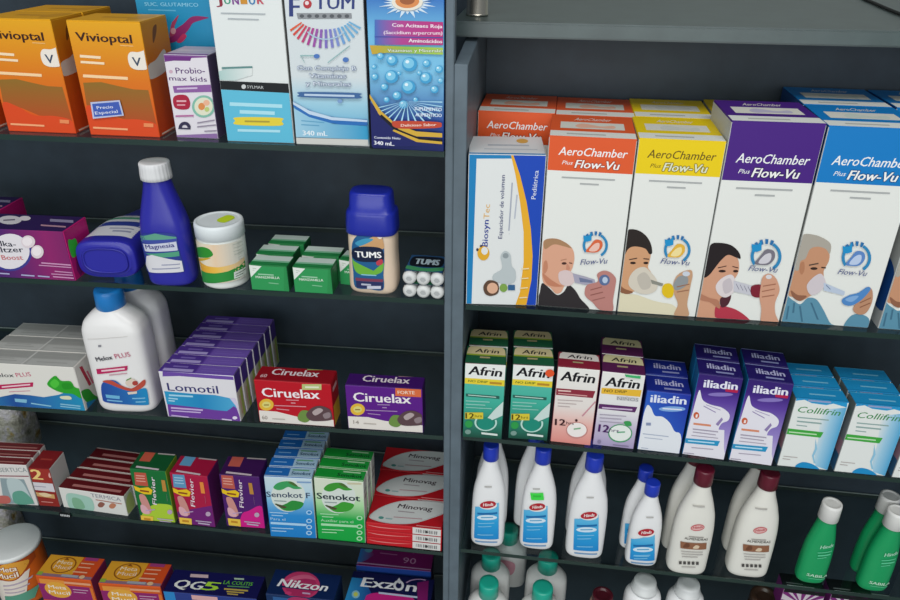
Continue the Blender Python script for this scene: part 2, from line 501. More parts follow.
def shelf_obj(key, parent, label=None, T=.0055):
    s = SH[key]; ph = s['phi']; bm = bmesh.new()
    x0, x1 = s['x0']+.0006, s['x1']-.0006
    pts = []
    for z in (-T, 0):
        for (x, dep) in ((x0, 0), (x1, 0), (x1, s['depth']), (x0, s['depth'])):
            pts.append(bm.verts.new((x, x*math.tan(ph)+dep-.001, s['z']+s['s']*x+z-.0001)))
    q = [bm.faces.new([pts[i] for i in f]) for f in ((4, 5, 6, 7), (3, 2, 1, 0), (0, 1, 5, 4), (2, 3, 7, 6), (1, 2, 6, 5), (3, 0, 4, 7))]
    q[2].material_index = 1; q[3].material_index = 2; q[4].material_index = 1; q[5].material_index = 1
    me = bpy.data.meshes.new('glass_shelf'); bm.to_mesh(me); bm.free()
    for m in (M_GLASS, M_EDGE, M_BEDGE): me.materials.append(m)
    sh = link('glass_shelf', me, parent)
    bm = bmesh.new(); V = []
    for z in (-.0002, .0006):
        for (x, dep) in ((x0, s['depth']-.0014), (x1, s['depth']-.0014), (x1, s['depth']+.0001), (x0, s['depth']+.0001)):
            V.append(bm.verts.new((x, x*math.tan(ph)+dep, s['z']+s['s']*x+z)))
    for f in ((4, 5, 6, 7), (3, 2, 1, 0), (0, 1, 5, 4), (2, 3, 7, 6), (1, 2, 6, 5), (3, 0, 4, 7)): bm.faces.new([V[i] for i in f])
    me = bpy.data.meshes.new('rear_edge_glint'); bm.to_mesh(me); bm.free(); me.materials.append(mat('#7d8986', .4)); link('rear_edge_glint', me, sh, 'thin pale strip for the bright rear edge of the glass')  # added pale strip, imitates the bright line of light on the glass rear edge
    return sh

yl = LX0*math.tan(PHI)
lc = empty('shelving_cabinet', (LX0/2, .09, FZ), 'tall charcoal cabinet on the left with glass shelves and grey front upright', 'cabinet')
def ch(o, p):
    o.parent = p; o.matrix_parent_inverse = p.matrix_basis.inverted(); return o
bp = bmesh.new()
def quadbox(name, P, z0, z1, m, parent):
    bm = bmesh.new(); A = [bm.verts.new((x, y, z0)) for x, y in P]; B = [bm.verts.new((x, y, z1)) for x, y in P]
    bm.faces.new(list(reversed(A))); bm.faces.new(B)
    for i in range(4): bm.faces.new((A[i], A[(i+1) % 4], B[(i+1) % 4], B[i]))
    me = bpy.data.meshes.new(name); bm.to_mesh(me); bm.free(); me.materials.append(m)
    return ch(link(name, me), parent)
quadbox('back_panel', [(LX0, yl+.1735), (-.0002, .1735), (-.0002, .186), (LX0, yl+.186)], FZ+.08, .62, M_BACK, lc)
ch(box_obj('side_panel', (0, -.0005, FZ), (.0072, .0135, .62), M_GREY), lc)
ch(box_obj('side_panel', (0, .014, FZ), (.0072, .186, .19), M_GREY), lc)
ch(box_obj('top_panel', (LX0+.001, -.01, .602), (-.001, .16, .62), M_GREY), lc)
quadbox('plinth', [(LX0, yl+.01), (-.001, .01), (-.001, .17), (LX0, yl+.17)], FZ, -.78, M_GREY, lc)
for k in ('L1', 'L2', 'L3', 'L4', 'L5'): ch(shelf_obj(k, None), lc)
rc = empty('shelving_cabinet', (.32, .09, FZ), 'low charcoal cabinet on the right with glass shelves under the counter', 'cabinet')
ch(box_obj('back_panel', (.0195, .1735, FZ+.08), (.64, .186, .2395), M_BACK), rc)
ch(prism_obj('side_panel', [(-.0005, FZ), (-.0005, .2305), (.088, .2400), (.186, .2400), (.186, FZ)], .0075, .0192, M_GREY), rc)
ch(prism_obj('side_panel', [(-.0005, FZ), (-.0005, .2305), (.088, .2400), (.186, .2400), (.186, FZ)], .6205, .64, M_GREY), rc)
ch(box_obj('plinth', (.0195, .01, FZ), (.62, .17, -.78), M_GREY), rc)
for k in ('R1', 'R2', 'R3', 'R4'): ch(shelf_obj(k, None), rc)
CT = .2563
ctop = box_obj('countertop', (-.004, .0705, .2425), (1.0, .95, CT), M_TOP, bev=.0015)
ctop.rotation_euler = (0, -.004, 0)
tag(ctop, 'grey laminate countertop over the right cabinet, holding the chrome tube', 'countertop')
# chrome tube and cable on the counter
def counter_pt(x, y): return hit(x, y, Vector((0, 0, CT)), Vector((-.004, 0, 1)).normalized())
p = counter_pt(476, 17)
bm = bmesh.new(); sl = []
R = .0103
loft(bm, [(0, R*1.04, R*1.04), (.002, R*1.04, R*1.04), (.0021, R, R), (.12, R, R)], sl, mat('#c9c4b6', .22, .5, 1.0), n=40)
me = bpy.data.meshes.new('chrome_post'); bm.to_mesh(me); bm.free(); me.materials.append(sl[0])
o = link('chrome_post', me); o.location = p + Vector((0, R, .0003)); tag(o, 'brushed chrome tube standing on the grey countertop', 'post')
def tube(name, pts, r, m, n=10):
    P = []
    for i in range(len(pts)-1):
        p0 = pts[max(i-1, 0)]; p1 = pts[i]; p2 = pts[i+1]; p3 = pts[min(i+2, len(pts)-1)]
        for j in range(8):
            t = j/8; P.append(.5*((2*p1)+(p2-p0)*t+(2*p0-5*p1+4*p2-p3)*t*t+(-p0+3*p1-3*p2+p3)*t**3))
    P.append(pts[-1]); bm = bmesh.new(); rings = []
    for i, p in enumerate(P):
        d = (P[min(i+1, len(P)-1)]-P[max(i-1, 0)]).normalized(); sd = d.cross(Vector((0, 0, 1))).normalized(); u = sd.cross(d)
        rings.append([bm.verts.new(p + sd*(r*math.cos(a)) + u*(r*math.sin(a))) for a in [k*2*math.pi/n for k in range(n)]])
    for a, b in zip(rings, rings[1:]):
        for k in range(n): bm.faces.new((a[k], a[(k+1) % n], b[(k+1) % n], b[k])).smooth = True
    bm.faces.new(rings[0]); bm.faces.new(rings[-1]); bmesh.ops.recalc_face_normals(bm, faces=bm.faces[:])
    me = bpy.data.meshes.new(name); bm.to_mesh(me); bm.free(); me.materials.append(m); return link(name, me)
o = tube('power_cable', [counter_pt(*q)+Vector((0, 0, .0018)) for q in ((835, -16), (855, -4), (872, 4), (900, 16), (950, 34))], .0016, mat('#0c0d10', .5))
tag(o, 'thin black cable lying across the grey countertop', 'cable')

# room
def struct(name, a, b, m): 
    o = box_obj(name, a, b, m, bev=0); o['kind'] = 'structure'; return o
struct('floor', (-2.4, -3.2, FZ-.05), (2.6, 1.3, FZ), M_FLOOR)
struct('wall_back', (-2.4, 1.2, FZ), (2.6, 1.3, 1.7), M_WALL)
struct('wall_left', (-1.9, -.25, FZ), (-1.8, 1.2, 1.7), M_WALL)
ch(box_obj('side_panel', (LX0-.018, yl-.001, FZ), (LX0-.0003, yl+.186, .62), M_GREY), lc)

# lights of the shop: ceiling panels, plus an added frontal fill behind the camera
def area(name, loc, target, sx, sy, power, col=(1, 1, 1)):
    L = bpy.data.lights.new(name, 'AREA'); L.shape = 'RECTANGLE'; L.size = sx; L.size_y = sy; L.energy = power; L.color = col
    o = bpy.data.objects.new(name, L); C.objects.link(o); o.location = loc
    o.rotation_euler = (Vector(target)-Vector(loc)).to_track_quat('-Z', 'Y').to_euler(); return o
area('ceiling_light', (0.1, -1.0, 1.65), (0.05, -.1, -.2), 2.2, .6, 27, (1, .985, .96))
area('front_fill_light', (-.1, -2.7, .55), (0, 0, -.3), 3.0, 1.9, 54, (.96, .985, 1))  # added unseen fill, brightens the fronts and lower shelves
w = bpy.data.worlds.new('World'); S.world = w; w.use_nodes = True
w.node_tree.nodes['Background'].inputs[0].default_value = (.55, .6, .65, 1); w.node_tree.nodes['Background'].inputs[1].default_value = .45

cam = bpy.data.cameras.new('Camera'); co = bpy.data.objects.new('Camera', cam); C.objects.link(co)
cam.sensor_fit = 'HORIZONTAL'; cam.sensor_width = 36; cam.lens = FPX/900*36; cam.clip_start = .01
co.matrix_world = Matrix(((RX.x, UX.x, -FX.x, CAM.x), (RX.y, UX.y, -FX.y, CAM.y), (RX.z, UX.z, -FX.z, CAM.z), (0, 0, 0, 1)))
S.camera = co
S.view_settings.view_transform = 'Standard'; S.view_settings.look = 'None'; S.view_settings.gamma = 1; S.view_settings.exposure = -0.24
S.view_settings.use_curve_mapping = False
# ================================================================== RIGHT BAY, shelf 1: spacer cartons
WH = '#e4e6e0'
def lines(a, rows, color='#9aa0a4', h=None):
    for (x0, y0, x1, y1, t) in rows: a.bar(x0, y0, x1, y1, t, color)
def ring_logo(a, cx, cy, s, inner):
    a.arc(cx, cy, .80*s, 1.0*s, -60, 60, '#2f86b8'); a.arc(cx, cy, .80*s, 1.0*s, 150, 215, '#2f86b8')
    for k in range(4):
        an = 62+k*20
        a.arc(cx, cy, .80*s, 1.12*s, an, an+11, '#2a6fa8', n=3)
    a.poly([(cx-.95*s, cy-.8*s), (cx-.55*s, cy-.75*s), (cx-.3*s, cy-1.05*s), (cx-.3*s, cy-.4*s), (cx-.6*s, cy-.3*s), (cx-.9*s, cy-.3*s)], '#1f8fc8')
    a.blob([(cx-.75*s, cy+.45*s), (cx-.4*s, cy), (cx, cy-.45*s), (cx+.5*s, cy-.35*s), (cx+.55*s, cy+.1*s), (cx+.2*s, cy+.5*s), (cx-.3*s, cy+.55*s)], inner[0])
    a.blob([(cx-.5*s, cy+.4*s), (cx-.1*s, cy-.1*s), (cx+.3*s, cy-.2*s), (cx+.3*s, cy+.2*s), (cx, cy+.45*s)], inner[1])
def portrait(a, who):
    if who == 'baby':
        a.crop(530, 200, 4.8)
        a.blob([(60, 398), (95, 425), (130, 455), (162, 440), (185, 408), (215, 430), (240, 470), (275, 535), (40, 535), (48, 440)], '#2e2a2c')
        a.blob([(70, 192), (120, 184), (165, 200), (203, 232), (213, 275), (205, 322), (192, 352), (186, 390), (165, 412), (150, 440), (125, 448), (98, 420), (62, 390), (58, 300), (62, 230)], '#d9a387')
        a.blob([(70, 192), (120, 184), (165, 200), (200, 230), (165, 222), (115, 212), (72, 235)], '#a9825f')
        a.blob([(66, 300), (80, 290), (86, 320), (78, 345), (64, 350)], '#c28466'); a.blob([(60, 350), (100, 380), (140, 405), (160, 412), (120, 415), (80, 400)], '#c07f62')
        a.ell(164, 303, 12, 6, '#4a2e28'); a.bar(188, 300, 203, 303, 5, '#5d3b33'); a.bar(148, 288, 176, 282, 3, '#a8755c'); a.blob([(178, 305), (192, 325), (184, 338), (174, 334)], '#c98c72')
        a.blob([(140, 345), (175, 335), (205, 350), (215, 385), (190, 410), (155, 405), (138, 380)], '#d8c4c2')
        a.poly([(205, 350), (250, 362), (310, 380), (315, 402), (260, 405), (215, 395)], '#a5a3b5'); a.poly([(235, 370), (300, 385), (300, 396), (240, 392)], '#6f7896')
        a.blob([(262, 440), (275, 405), (325, 390), (322, 355), (350, 338), (385, 345), (412, 375), (408, 420), (398, 480), (396, 530), (335, 525), (300, 490), (270, 465)], '#b98078')
        a.bar(290, 430, 345, 415, 5, '#8d5850'); a.bar(290, 455, 350, 440, 5, '#8d5850'); a.bar(300, 480, 360, 465, 5, '#96625a')
        a.ell(357, 382, 26, 26, '#5b6f96'); a.ell(360, 382, 13, 15, '#b8c8dc')
    if who == 'boy':
        a.crop(610, 200, 4.8)
        a.blob([(25, 545), (35, 430), (70, 448), (130, 455), (200, 480), (250, 492), (305, 505), (322, 555)], '#ddd6b8')
        a.blob([(60, 240), (85, 215), (125, 212), (170, 225), (194, 255), (190, 290), (182, 322), (198, 352), (190, 400), (150, 425), (100, 440), (50, 425), (34, 380), (45, 300)], '#cf9c74')
        a.blob([(40, 300), (60, 200), (82, 145), (130, 143), (172, 170), (196, 210), (202, 252), (188, 258), (168, 232), (120, 222), (90, 232), (72, 262), (60, 300)], '#2a2320')
        a.ell(110, 301, 14, 6, '#2c1c18'); a.ell(172, 301, 12, 6, '#2c1c18'); a.bar(92, 285, 130, 278, 5, '#4c352a'); a.bar(160, 280, 188, 283, 5, '#4c352a')
        a.blob([(35, 400), (70, 425), (110, 440), (80, 450), (40, 435)], '#8c5d41')
        a.blob([(95, 365), (125, 330), (165, 320), (195, 345), (225, 385), (222, 430), (180, 450), (130, 442), (90, 408)], '#d3cbbb'); a.blob([(130, 370), (165, 345), (195, 380), (190, 420), (150, 425)], '#bfb8ab')
        a.poly([(195, 380), (255, 400), (250, 412), (200, 400)], '#8a8a80')
        a.blob([(303, 405), (318, 365), (350, 342), (388, 335), (396, 360), (388, 400), (378, 450), (370, 500), (376, 555), (308, 552), (325, 500), (308, 450)], '#c49a78')
        a.blob([(305, 400), (330, 365), (370, 365), (372, 400), (340, 425), (312, 430)], '#8f9496'); a.bar(320, 440, 378, 430, 5, '#96694f'); a.bar(320, 415, 380, 402, 5, '#96694f'); a.ell(365, 352, 18, 12, '#c9d0da')
        a.blob([(250, 420), (262, 402), (290, 400), (305, 425), (300, 460), (275, 468), (252, 450)], '#e0bd1e')
    if who == 'woman':
        a.crop(690, 200, 4.615)
        a.blob([(20, 545), (42, 420), (62, 350), (85, 330), (120, 275), (165, 250), (215, 265), (226, 298), (222, 335), (202, 372), (190, 420), (150, 450), (135, 480), (150, 565), (20, 560)], '#cf9a7c')
        a.blob([(118, 490), (180, 494), (230, 515), (275, 552), (290, 580), (135, 570)], '#b3384a')
        a.blob([(140, 452), (188, 436), (176, 480), (145, 494)], '#4f2630')
        a.blob([(62, 352), (70, 270), (95, 205), (140, 197), (190, 208), (224, 238), (233, 268), (216, 266), (176, 252), (145, 275), (120, 305), (88, 345)], '#241d1f')
        a.ell(148, 327, 17, 6, '#33201c'); a.ell(210, 327, 12, 6, '#33201c'); a.bar(128, 312, 168, 303, 4, '#4c2e28'); a.bar(195, 305, 222, 312, 4, '#4c2e28')
        a.blob([(40, 430), (90, 450), (130, 462), (135, 500), (90, 470), (50, 460)], '#b27a60')
        a.blob([(118, 395), (145, 360), (188, 342), (208, 370), (202, 420), (165, 448), (130, 432)], '#dcd3d3'); a.blob([(150, 380), (185, 360), (195, 410), (160, 430)], '#c5bcc0')
        a.poly([(200, 370), (290, 395), (290, 440), (200, 420)], '#c6c6ce'); 
        for k in range(4): a.bar(212+k*18, 385+k*4, 226+k*18, 412+k*4, 5, '#6d6a80')
        a.blob([(280, 400), (305, 388), (335, 395), (335, 440), (305, 448), (282, 435)], '#7c2232')
        a.blob([(325, 395), (335, 352), (365, 338), (392, 355), (407, 385), (411, 420), (392, 470), (392, 520), (408, 575), (330, 575), (328, 500), (320, 450)], '#cf9b80')
        a.bar(330, 420, 390, 408, 5, '#a06a52'); a.bar(330, 445, 388, 436, 5, '#a06a52'); a.bar(335, 395, 395, 385, 5, '#a06a52'); a.ell(362, 352, 14, 10, '#d8d6d8')
    if who == 'man':
        a.crop(775, 200, 4.444)
        a.blob([(15, 545), (38, 428), (80, 445), (112, 462), (145, 435), (182, 440), (212, 482), (242, 542), (262, 575), (18, 560)], '#5b8fa6')
        a.blob([(305, 555), (340, 512), (385, 508), (418, 530), (402, 578), (318, 570)], '#5b8fa6')
        for x0, y0, x1, y1 in ((60, 470, 50, 530), (110, 470, 120, 540), (160, 455, 190, 530), (85, 455, 80, 500)): a.poly([(x0-4, y0), (x0+4, y0), (x1+4, y1), (x1-4, y1)], '#426f86')
        a.blob([(58, 420), (60, 380), (80, 320), (98, 270), (135, 240), (152, 208), (198, 203), (238, 230), (238, 270), (216, 312), (214, 348), (190, 400), (150, 428), (110, 448), (78, 430)], '#c4906f')
        a.blob([(85, 300), (100, 210), (120, 155), (170, 153), (217, 170), (247, 196), (242, 238), (225, 217), (190, 206), (155, 217), (135, 258), (112, 272), (104, 310)], '#aaa498')
        a.blob([(112, 280), (128, 275), (130, 310), (118, 330), (108, 315)], '#b27c5c'); a.ell(172, 303, 16, 6, '#33231c'); a.bar(205, 298, 225, 300, 6, '#3f2c24'); a.bar(150, 288, 192, 280, 6, '#5c4a3e')
        a.blob([(70, 400), (100, 420), (140, 425), (110, 446), (80, 432)], '#8f6049')
        a.blob([(140, 380), (165, 345), (200, 325), (218, 345), (222, 375), (190, 412), (155, 418)], '#cfc6ca'); a.poly([(215, 365), (310, 405), (305, 422), (215, 400)], '#b9c6d8'); a.bar(225, 375, 245, 395, 5, '#6c7f9d')
        a.blob([(345, 480), (378, 430), (408, 388), (430, 398), (430, 450), (402, 500), (365, 505)], '#b98a6c'); a.bar(375, 455, 425, 432, 5, '#8c5f46'); a.bar(375, 475, 422, 455, 5, '#8c5f46')
        a.blob([(296, 440), (330, 420), (368, 410), (408, 384), (422, 396), (384, 440), (340, 466), (305, 462)], '#4f86c2'); a.blob([(310, 440), (340, 425), (370, 425), (340, 450)], '#7fa9d6')
def aero(label, bl, br, tl, tb, col, dark, who, inner, txt='#eef0ee', txt2='#f2f2ee', band=.775, group='large spacer cartons'):
    c = Carton('R1', bl, br, tl, d=.0775 if who != 'woman' else .078, name='spacer_carton', label=label, group=group,
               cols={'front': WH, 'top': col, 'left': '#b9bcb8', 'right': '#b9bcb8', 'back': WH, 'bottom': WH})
    a = c.face('front').norm()
    a.rect(0, band, 1, 1.0, col)
    a.text('AeroChamber', .12, band+.085, .90, band+.085, .046, txt, bold=.012, shear=.22)
    a.text('Plus', .17, band+.035, .29, band+.035, .022, txt, shear=.3)
    a.text('Flow-Vu', .32, band+.020, .82, band+.020, .046, txt2, bold=.03, shear=.25, outline=dark)
    a.bar(.18, band-.035, .80, band-.035, .008, '#a9acab'); a.bar(.40, band-.065, .62, band-.065, .008, '#a9acab')
    return c, a
def aero_top(c, col, col2):
    a = c.face('top').norm()
    a.rect(0, 0, 1, .24, '#dfe2dc'); a.bar(.2, .12, .65, .12, .05, '#b3b6b0')
    a.rect(.12, .36, .88, .66, '#d9d9cf'); a.blob([(.3, .5), (.4, .6), (.6, .5), (.75, .55), (.75, .42), (.5, .42), (.35, .4)], col2)
    a.text('AeroChamber', .28, .74, .72, .74, .14, '#e6e2da', shear=.25)
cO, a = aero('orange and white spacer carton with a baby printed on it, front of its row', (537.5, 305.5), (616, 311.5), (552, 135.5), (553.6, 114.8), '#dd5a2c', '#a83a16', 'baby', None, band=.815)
portrait(a, 'baby'); a.crop(450, 120, 2.857); ring_logo(a, 415, 357, 36, ('#d9673f', '#eac0b0')); a.text('Flow-Vu', 372, 412, 447, 408, 16, '#4b5688', shear=.3)
aero_top(cO, '#dd5a2c', '#e7b49c'); cO.done()
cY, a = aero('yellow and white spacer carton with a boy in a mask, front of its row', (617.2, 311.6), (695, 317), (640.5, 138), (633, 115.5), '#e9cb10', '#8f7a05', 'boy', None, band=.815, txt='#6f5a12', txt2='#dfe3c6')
portrait(a, 'boy'); a.crop(660, 120, 2.857); ring_logo(a, 49, 370, 38, ('#e3b341', '#f0dd9a')); a.text('Flow-Vu', 0, 408, 80, 414, 16, '#4b5688', shear=.3)
aero_top(cY, '#e9cb10', '#cdd0c8'); cY.done()
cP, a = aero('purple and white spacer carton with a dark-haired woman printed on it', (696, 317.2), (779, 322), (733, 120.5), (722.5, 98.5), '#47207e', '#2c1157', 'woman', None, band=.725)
portrait(a, 'woman'); a.crop(660, 120, 2.857); ring_logo(a, 302, 388, 44, ('#77747f', '#cfcdd3')); a.text('Flow-Vu', 250, 428, 330, 434, 16, '#4b5688', shear=.3)
aero_top(cP, '#47207e', '#b9b5cc'); cP.done()
cB, a = aero('bright blue spacer carton with a grey-haired man, left of the two such fronts', (781, 321.6), (868, 328), (829.5, 125.5), (813, 102), '#0f79c0', '#0a4d86', 'man', None, band=.738)
portrait(a, 'man'); a.crop(660, 120, 2.857); ring_logo(a, 560, 392, 42, ('#5d86c2', '#b9cbe6')); a.text('Flow-Vu', 505, 438, 585, 444, 16, '#4b5688', shear=.3)
a2 = cB.face('left').norm(); a2.rect(0, .72, 1, 1, '#123f82'); a2.rect(0, 0, .5, .32, '#8d9397'); a2.blob([(.5, .12), (1, .1), (1, .3), (.55, .34)], '#114a90')
a2 = cP.face('left').norm() if False else None
aero_top(cB, '#0f79c0', '#c9d3c9'); cB.done()
_v = on('R1', 878, 329)-on('R1', 781, 321.6)
cB.copy('bright blue spacer carton with a man, cut by the right edge of the photo', dx=_v.dot(cB.ex), dy=_v.dot(cB.ey)+.001)
cB.copy('bright blue spacer carton standing behind the left blue one', dy=cB.d+.002)
cB.copy('bright blue spacer carton in the back at the right edge of the photo', dx=cB.w+.0035, dy=cB.d+.002)
cO.copy('orange spacer carton behind the front orange one with the baby', dx=.0035, dy=cO.d+.001)
cO.copy('orange spacer carton standing behind the narrow white and blue one', dx=-.0733, dy=cO.d+.0035)
cY.copy('yellow spacer carton behind the front yellow one with the boy', dx=.003, dy=cY.d+.001)
cY.copy('yellow spacer carton at the very back, half hidden behind the purple carton', dx=.0805, dy=.087)
# white / blue paediatric spacer
c = Carton('R1', (466, 304), (536.3, 305.6), (473.5, 154), tb=(475.2, 136), name='spacer_carton', label='white and blue paediatric spacer carton with sideways lettering, leftmost on its shelf', group='large spacer cartons',
           cols={'front': '#dfe2e0', 'top': '#d5d9da', 'left': '#1f6fb0', 'right': '#1c4fb2'})
a = c.face('front').crop(460, 130, 3.333)
a.rect(0, 70, 300, 95, '#1c7fb8'); a.poly([(0, 70), (56, 70), (38, 600), (0, 600)], '#1c7fb8')
a.poly([(172, 84), (300, 84), (300, 600), (215, 600), (233, 500), (236, 420), (228, 330), (212, 230), (195, 150)], '#1b48b4')
a.poly([(170, 84), (178, 84), (200, 150), (222, 240), (236, 330), (242, 420), (238, 500), (220, 600), (184, 600), (200, 540), (212, 440), (212, 340), (200, 240), (185, 150)], '#e7ac2c')
a.text('Biosyn', 92, 388, 96, 300, 18, '#263c92', bold=.03, up=(-20, 0)); a.text('Tec', 97, 296, 100, 248, 18, '#e0b060', up=(-20, 0))
a.text('Espaciador de volumen', 140, 362, 150, 150, 15, '#3a4272', bold=.01, up=(-14, 0))
a.bar(163, 345, 165, 345, 1, '#8f96a8'); a.poly([(161, 335), (165, 335), (176, 175), (172, 175)], '#a3a9b8'); a.poly([(180, 295), (184, 295), (192, 215), (188, 215)], '#b3b9c6')
a.text('Pediátrica', 252, 230, 262, 135, 15, '#d6def0', bold=.02, up=(-16, 0))
a.ell(78, 410, 20, 24, '#e0a92e'); a.ell(82, 402, 11, 13, '#dfe2e0'); a.ell(58, 398, 4, 5, '#3c3c50'); a.ell(70, 386, 4, 4, '#3c3c50')
a.blob([(135, 420), (150, 402), (168, 415), (172, 450), (185, 470), (182, 505), (150, 512), (112, 500), (112, 480), (140, 460)], '#b9c2c3'); a.ell(152, 418, 10, 9, '#8f999c')
a.blob([(78, 520), (95, 500), (125, 508), (128, 540), (105, 552), (84, 545)], '#5e4636'); a.ell(108, 526, 18, 18, '#dcae90'); a.ell(145, 525, 13, 14, '#7da24c'); a.rect(160, 515, 183, 533, '#34618c')
for k in range(5): a.bar(196+k*2, 590-k*32, 222+k*2, 588-k*32, 4, '#e9d9a8')
a = c.face('top').norm(); a.bar(.25, .5, .8, .5, .08, '#aab4bc'); a.ell(.72, .75, .08, .13, '#d0a24e'); a.bar(.2, .28, .9, .28, .05, '#b8c0c6'); a.rect(0, 0, 1, .07, '#1c7fb8')
c.done()

# ================================================================== RIGHT BAY, shelf 2: nasal sprays
def tab_top(c, word, colA, colB, col2):
    a = c.face('top').norm(); a.rect(0, 0, 1, 1, colB); a.poly([(.02, .52), (.98, .52), (.96, .85), (.9, 1), (.1, 1), (.04, .85)], colA)
    a.text(word, .22, .62, .80, .62, .24, '#17171c', bold=.03, shear=.15); a.rect(.02, .44, .98, .52, col2); a.bar(.35, .34, .6, .34, .09, '#a89c74')
AG = {'front': '#1c6a58', 'top': '#163f30', 'left': '#1a4538', 'right': '#1a4538'}
def afrin_green(label):
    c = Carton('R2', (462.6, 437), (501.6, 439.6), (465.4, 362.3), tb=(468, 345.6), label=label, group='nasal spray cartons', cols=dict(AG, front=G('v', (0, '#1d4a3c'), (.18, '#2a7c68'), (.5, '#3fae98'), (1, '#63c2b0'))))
    a = c.face('front').crop(455, 320, 4.615)
    a.poly([(44, 193), (240, 199), (236, 205), (44, 199)], '#8c2030'); a.poly([(44, 199), (236, 205), (232, 278), (44, 268)], '#e8ebe6'); a.text('Afrin', 62, 250, 212, 262, 42, '#16161c', bold=.045, shear=.15)
    a.poly([(44, 266), (232, 278), (230, 306), (42, 292)], '#e6cf3a'); a.text('NO DRIP', 60, 285, 150, 291, 11, '#4a6a28', bold=.03, shear=.15); a.bar(160, 289, 216, 293, 10, '#b98a2c')
    a.bar(50, 345, 205, 357, 13, '#2b5f54'); a.bar(60, 345, 190, 356, 4, '#b8d8cc'); lines(a, [(50, 372, 160, 378, 5), (50, 387, 140, 392, 5), (50, 402, 170, 408, 4)], '#8fcabb')
    a.poly([(230, 375), (222, 440), (150, 470), (140, 462), (185, 410)], '#c9dcd6')
    a.arc(142, 472, 44, 52, 150, 380, '#b9ddd2', sy=.75); a.ell(142, 478, 38, 28, '#1f8a76')
    a.rect(46, 425, 130, 455, '#d8c63c'); a.text('12', 50, 452, 88, 453, 26, '#5a4c10', bold=.05); a.text('hrs', 92, 447, 124, 447, 13, '#5a4c10')
    a.ell(64, 478, 18, 17, '#2f9a4c'); a.ell(60, 514, 14, 11, '#789a90'); a.bar(122, 520, 196, 528, 9, '#d8e4de')
    tab_top(c, 'Afrin', '#cdbf93', '#1f5a3c', '#8fa32e'); return c.done()
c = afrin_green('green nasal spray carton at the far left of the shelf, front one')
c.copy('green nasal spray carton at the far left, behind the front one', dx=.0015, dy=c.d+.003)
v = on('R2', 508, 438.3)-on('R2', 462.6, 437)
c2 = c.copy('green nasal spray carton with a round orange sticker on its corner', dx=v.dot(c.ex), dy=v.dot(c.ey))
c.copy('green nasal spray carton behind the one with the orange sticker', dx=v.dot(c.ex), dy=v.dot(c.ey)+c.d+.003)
bm = bmesh.new(); uvl = bm.loops.layers.uv.verify()
bm.faces.new([bm.verts.new((c.w*.40+.0046*math.cos(t), -c.d/2-.0022, c.h*.92+.0046*math.sin(t))) for t in [i*math.pi/16 for i in range(32)]])
me = bpy.data.meshes.new('sticker'); bm.to_mesh(me); bm.free(); me.materials.append(mat('#e0562c')); link('sticker', me, c2, 'round orange sticker')
# pink
c = Carton('R2', (550.3, 441.3), (590.4, 445.7), (555.8, 365.5), tb=(559, 351.4), label='pink and white nasal spray carton, the only one without a second behind it', group='nasal spray cartons',
           cols={'front': G('v', (0, '#df8f86'), (.25, '#e6b0a6'), (.5, '#e4dcd6'), (1, '#e8e8e2')), 'top': '#7d2036', 'left': '#a35560', 'right': '#a35560'})
a = c.face('front').crop(455, 320, 4.615)
a.poly([(463, 209), (672, 222), (672, 228), (463, 214)], '#8c2030'); a.text('Afrin', 486, 278, 640, 292, 46, '#16161c', bold=.045, shear=.15)
a.poly([(468, 314), (648, 328), (636, 360), (466, 345)], '#8c2c3c'); a.bar(476, 325, 535, 329, 6, '#e8c8c0'); a.bar(476, 338, 610, 350, 5, '#d09a98')
lines(a, [(474, 368, 590, 374, 4), (474, 382, 560, 388, 4), (474, 396, 530, 400, 4)], '#b9aaa8'); a.poly([(648, 372), (654, 380), (590, 445), (585, 440)], '#c9909a')
a.ell(562, 508, 50, 38, '#c88a84'); a.ell(562, 506, 45, 33, '#efe9e4'); a.text('12', 462, 483, 508, 486, 30, '#3a1820', bold=.05); a.text('hrs', 514, 480, 548, 482, 14, '#3a1820'); a.bar(548, 502, 580, 498, 7, '#7fae88'); a.ell(560, 462, 6, 6, '#3a1820')
tab_top(c, 'Afrin', '#d9d3cc', '#8a2438', '#8a2438'); c.done()
# purple
c = Carton('R2', (592.4, 444.5), (633.5, 449.3), (602, 370.7), tb=(603.3, 353.8), label='purple and white 12 hour children nasal spray carton, front one', group='nasal spray cartons',
           cols={'front': G('v', (0, '#a99cc0'), (.3, '#c5bdd2'), (.5, '#e2e2e2'), (1, '#e8e8e2')), 'top': '#57204f', 'left': '#5d2c66', 'right': '#5d2c66'})
a = c.face('front').crop(590, 320, 4.138)
a.text('Afrin', 62, 272, 200, 285, 40, '#16161c', bold=.045, shear=.15); a.poly([(48, 280), (214, 290), (208, 318), (46, 304)], '#e6b73a'); a.text('NO DRIP', 58, 297, 150, 303, 12, '#5a4a18', bold=.02, shear=.15)
a.bar(110, 322, 200, 330, 16, '#c9c9c9'); a.text('NIÑOS', 112, 330, 200, 337, 14, '#8a8a90')
a.poly([(38, 346), (196, 360), (186, 382), (34, 366)], '#5a2a62'); a.bar(50, 362, 175, 371, 6, '#cbb5d2'); lines(a, [(40, 390, 150, 398, 4), (40, 404, 130, 410, 4), (40, 418, 160, 428, 3)], '#a79fb0')
a.ell(125, 468, 50, 38, '#4f9a6c'); a.ell(125, 467, 45, 33, '#e6ece6'); a.blob([(140, 420), (165, 418), (172, 436), (150, 436)], '#3c9a54'); a.bar(112, 464, 145, 462, 6, '#6fae88')
a.text('12', 34, 460, 76, 465, 32, '#4a2060', bold=.05); a.text('hrs', 80, 460, 118, 464, 15, '#4a2060'); a.bar(95, 515, 160, 522, 4, '#8a7fa0'); a.ell(38, 502, 8, 8, '#8a7fa0')
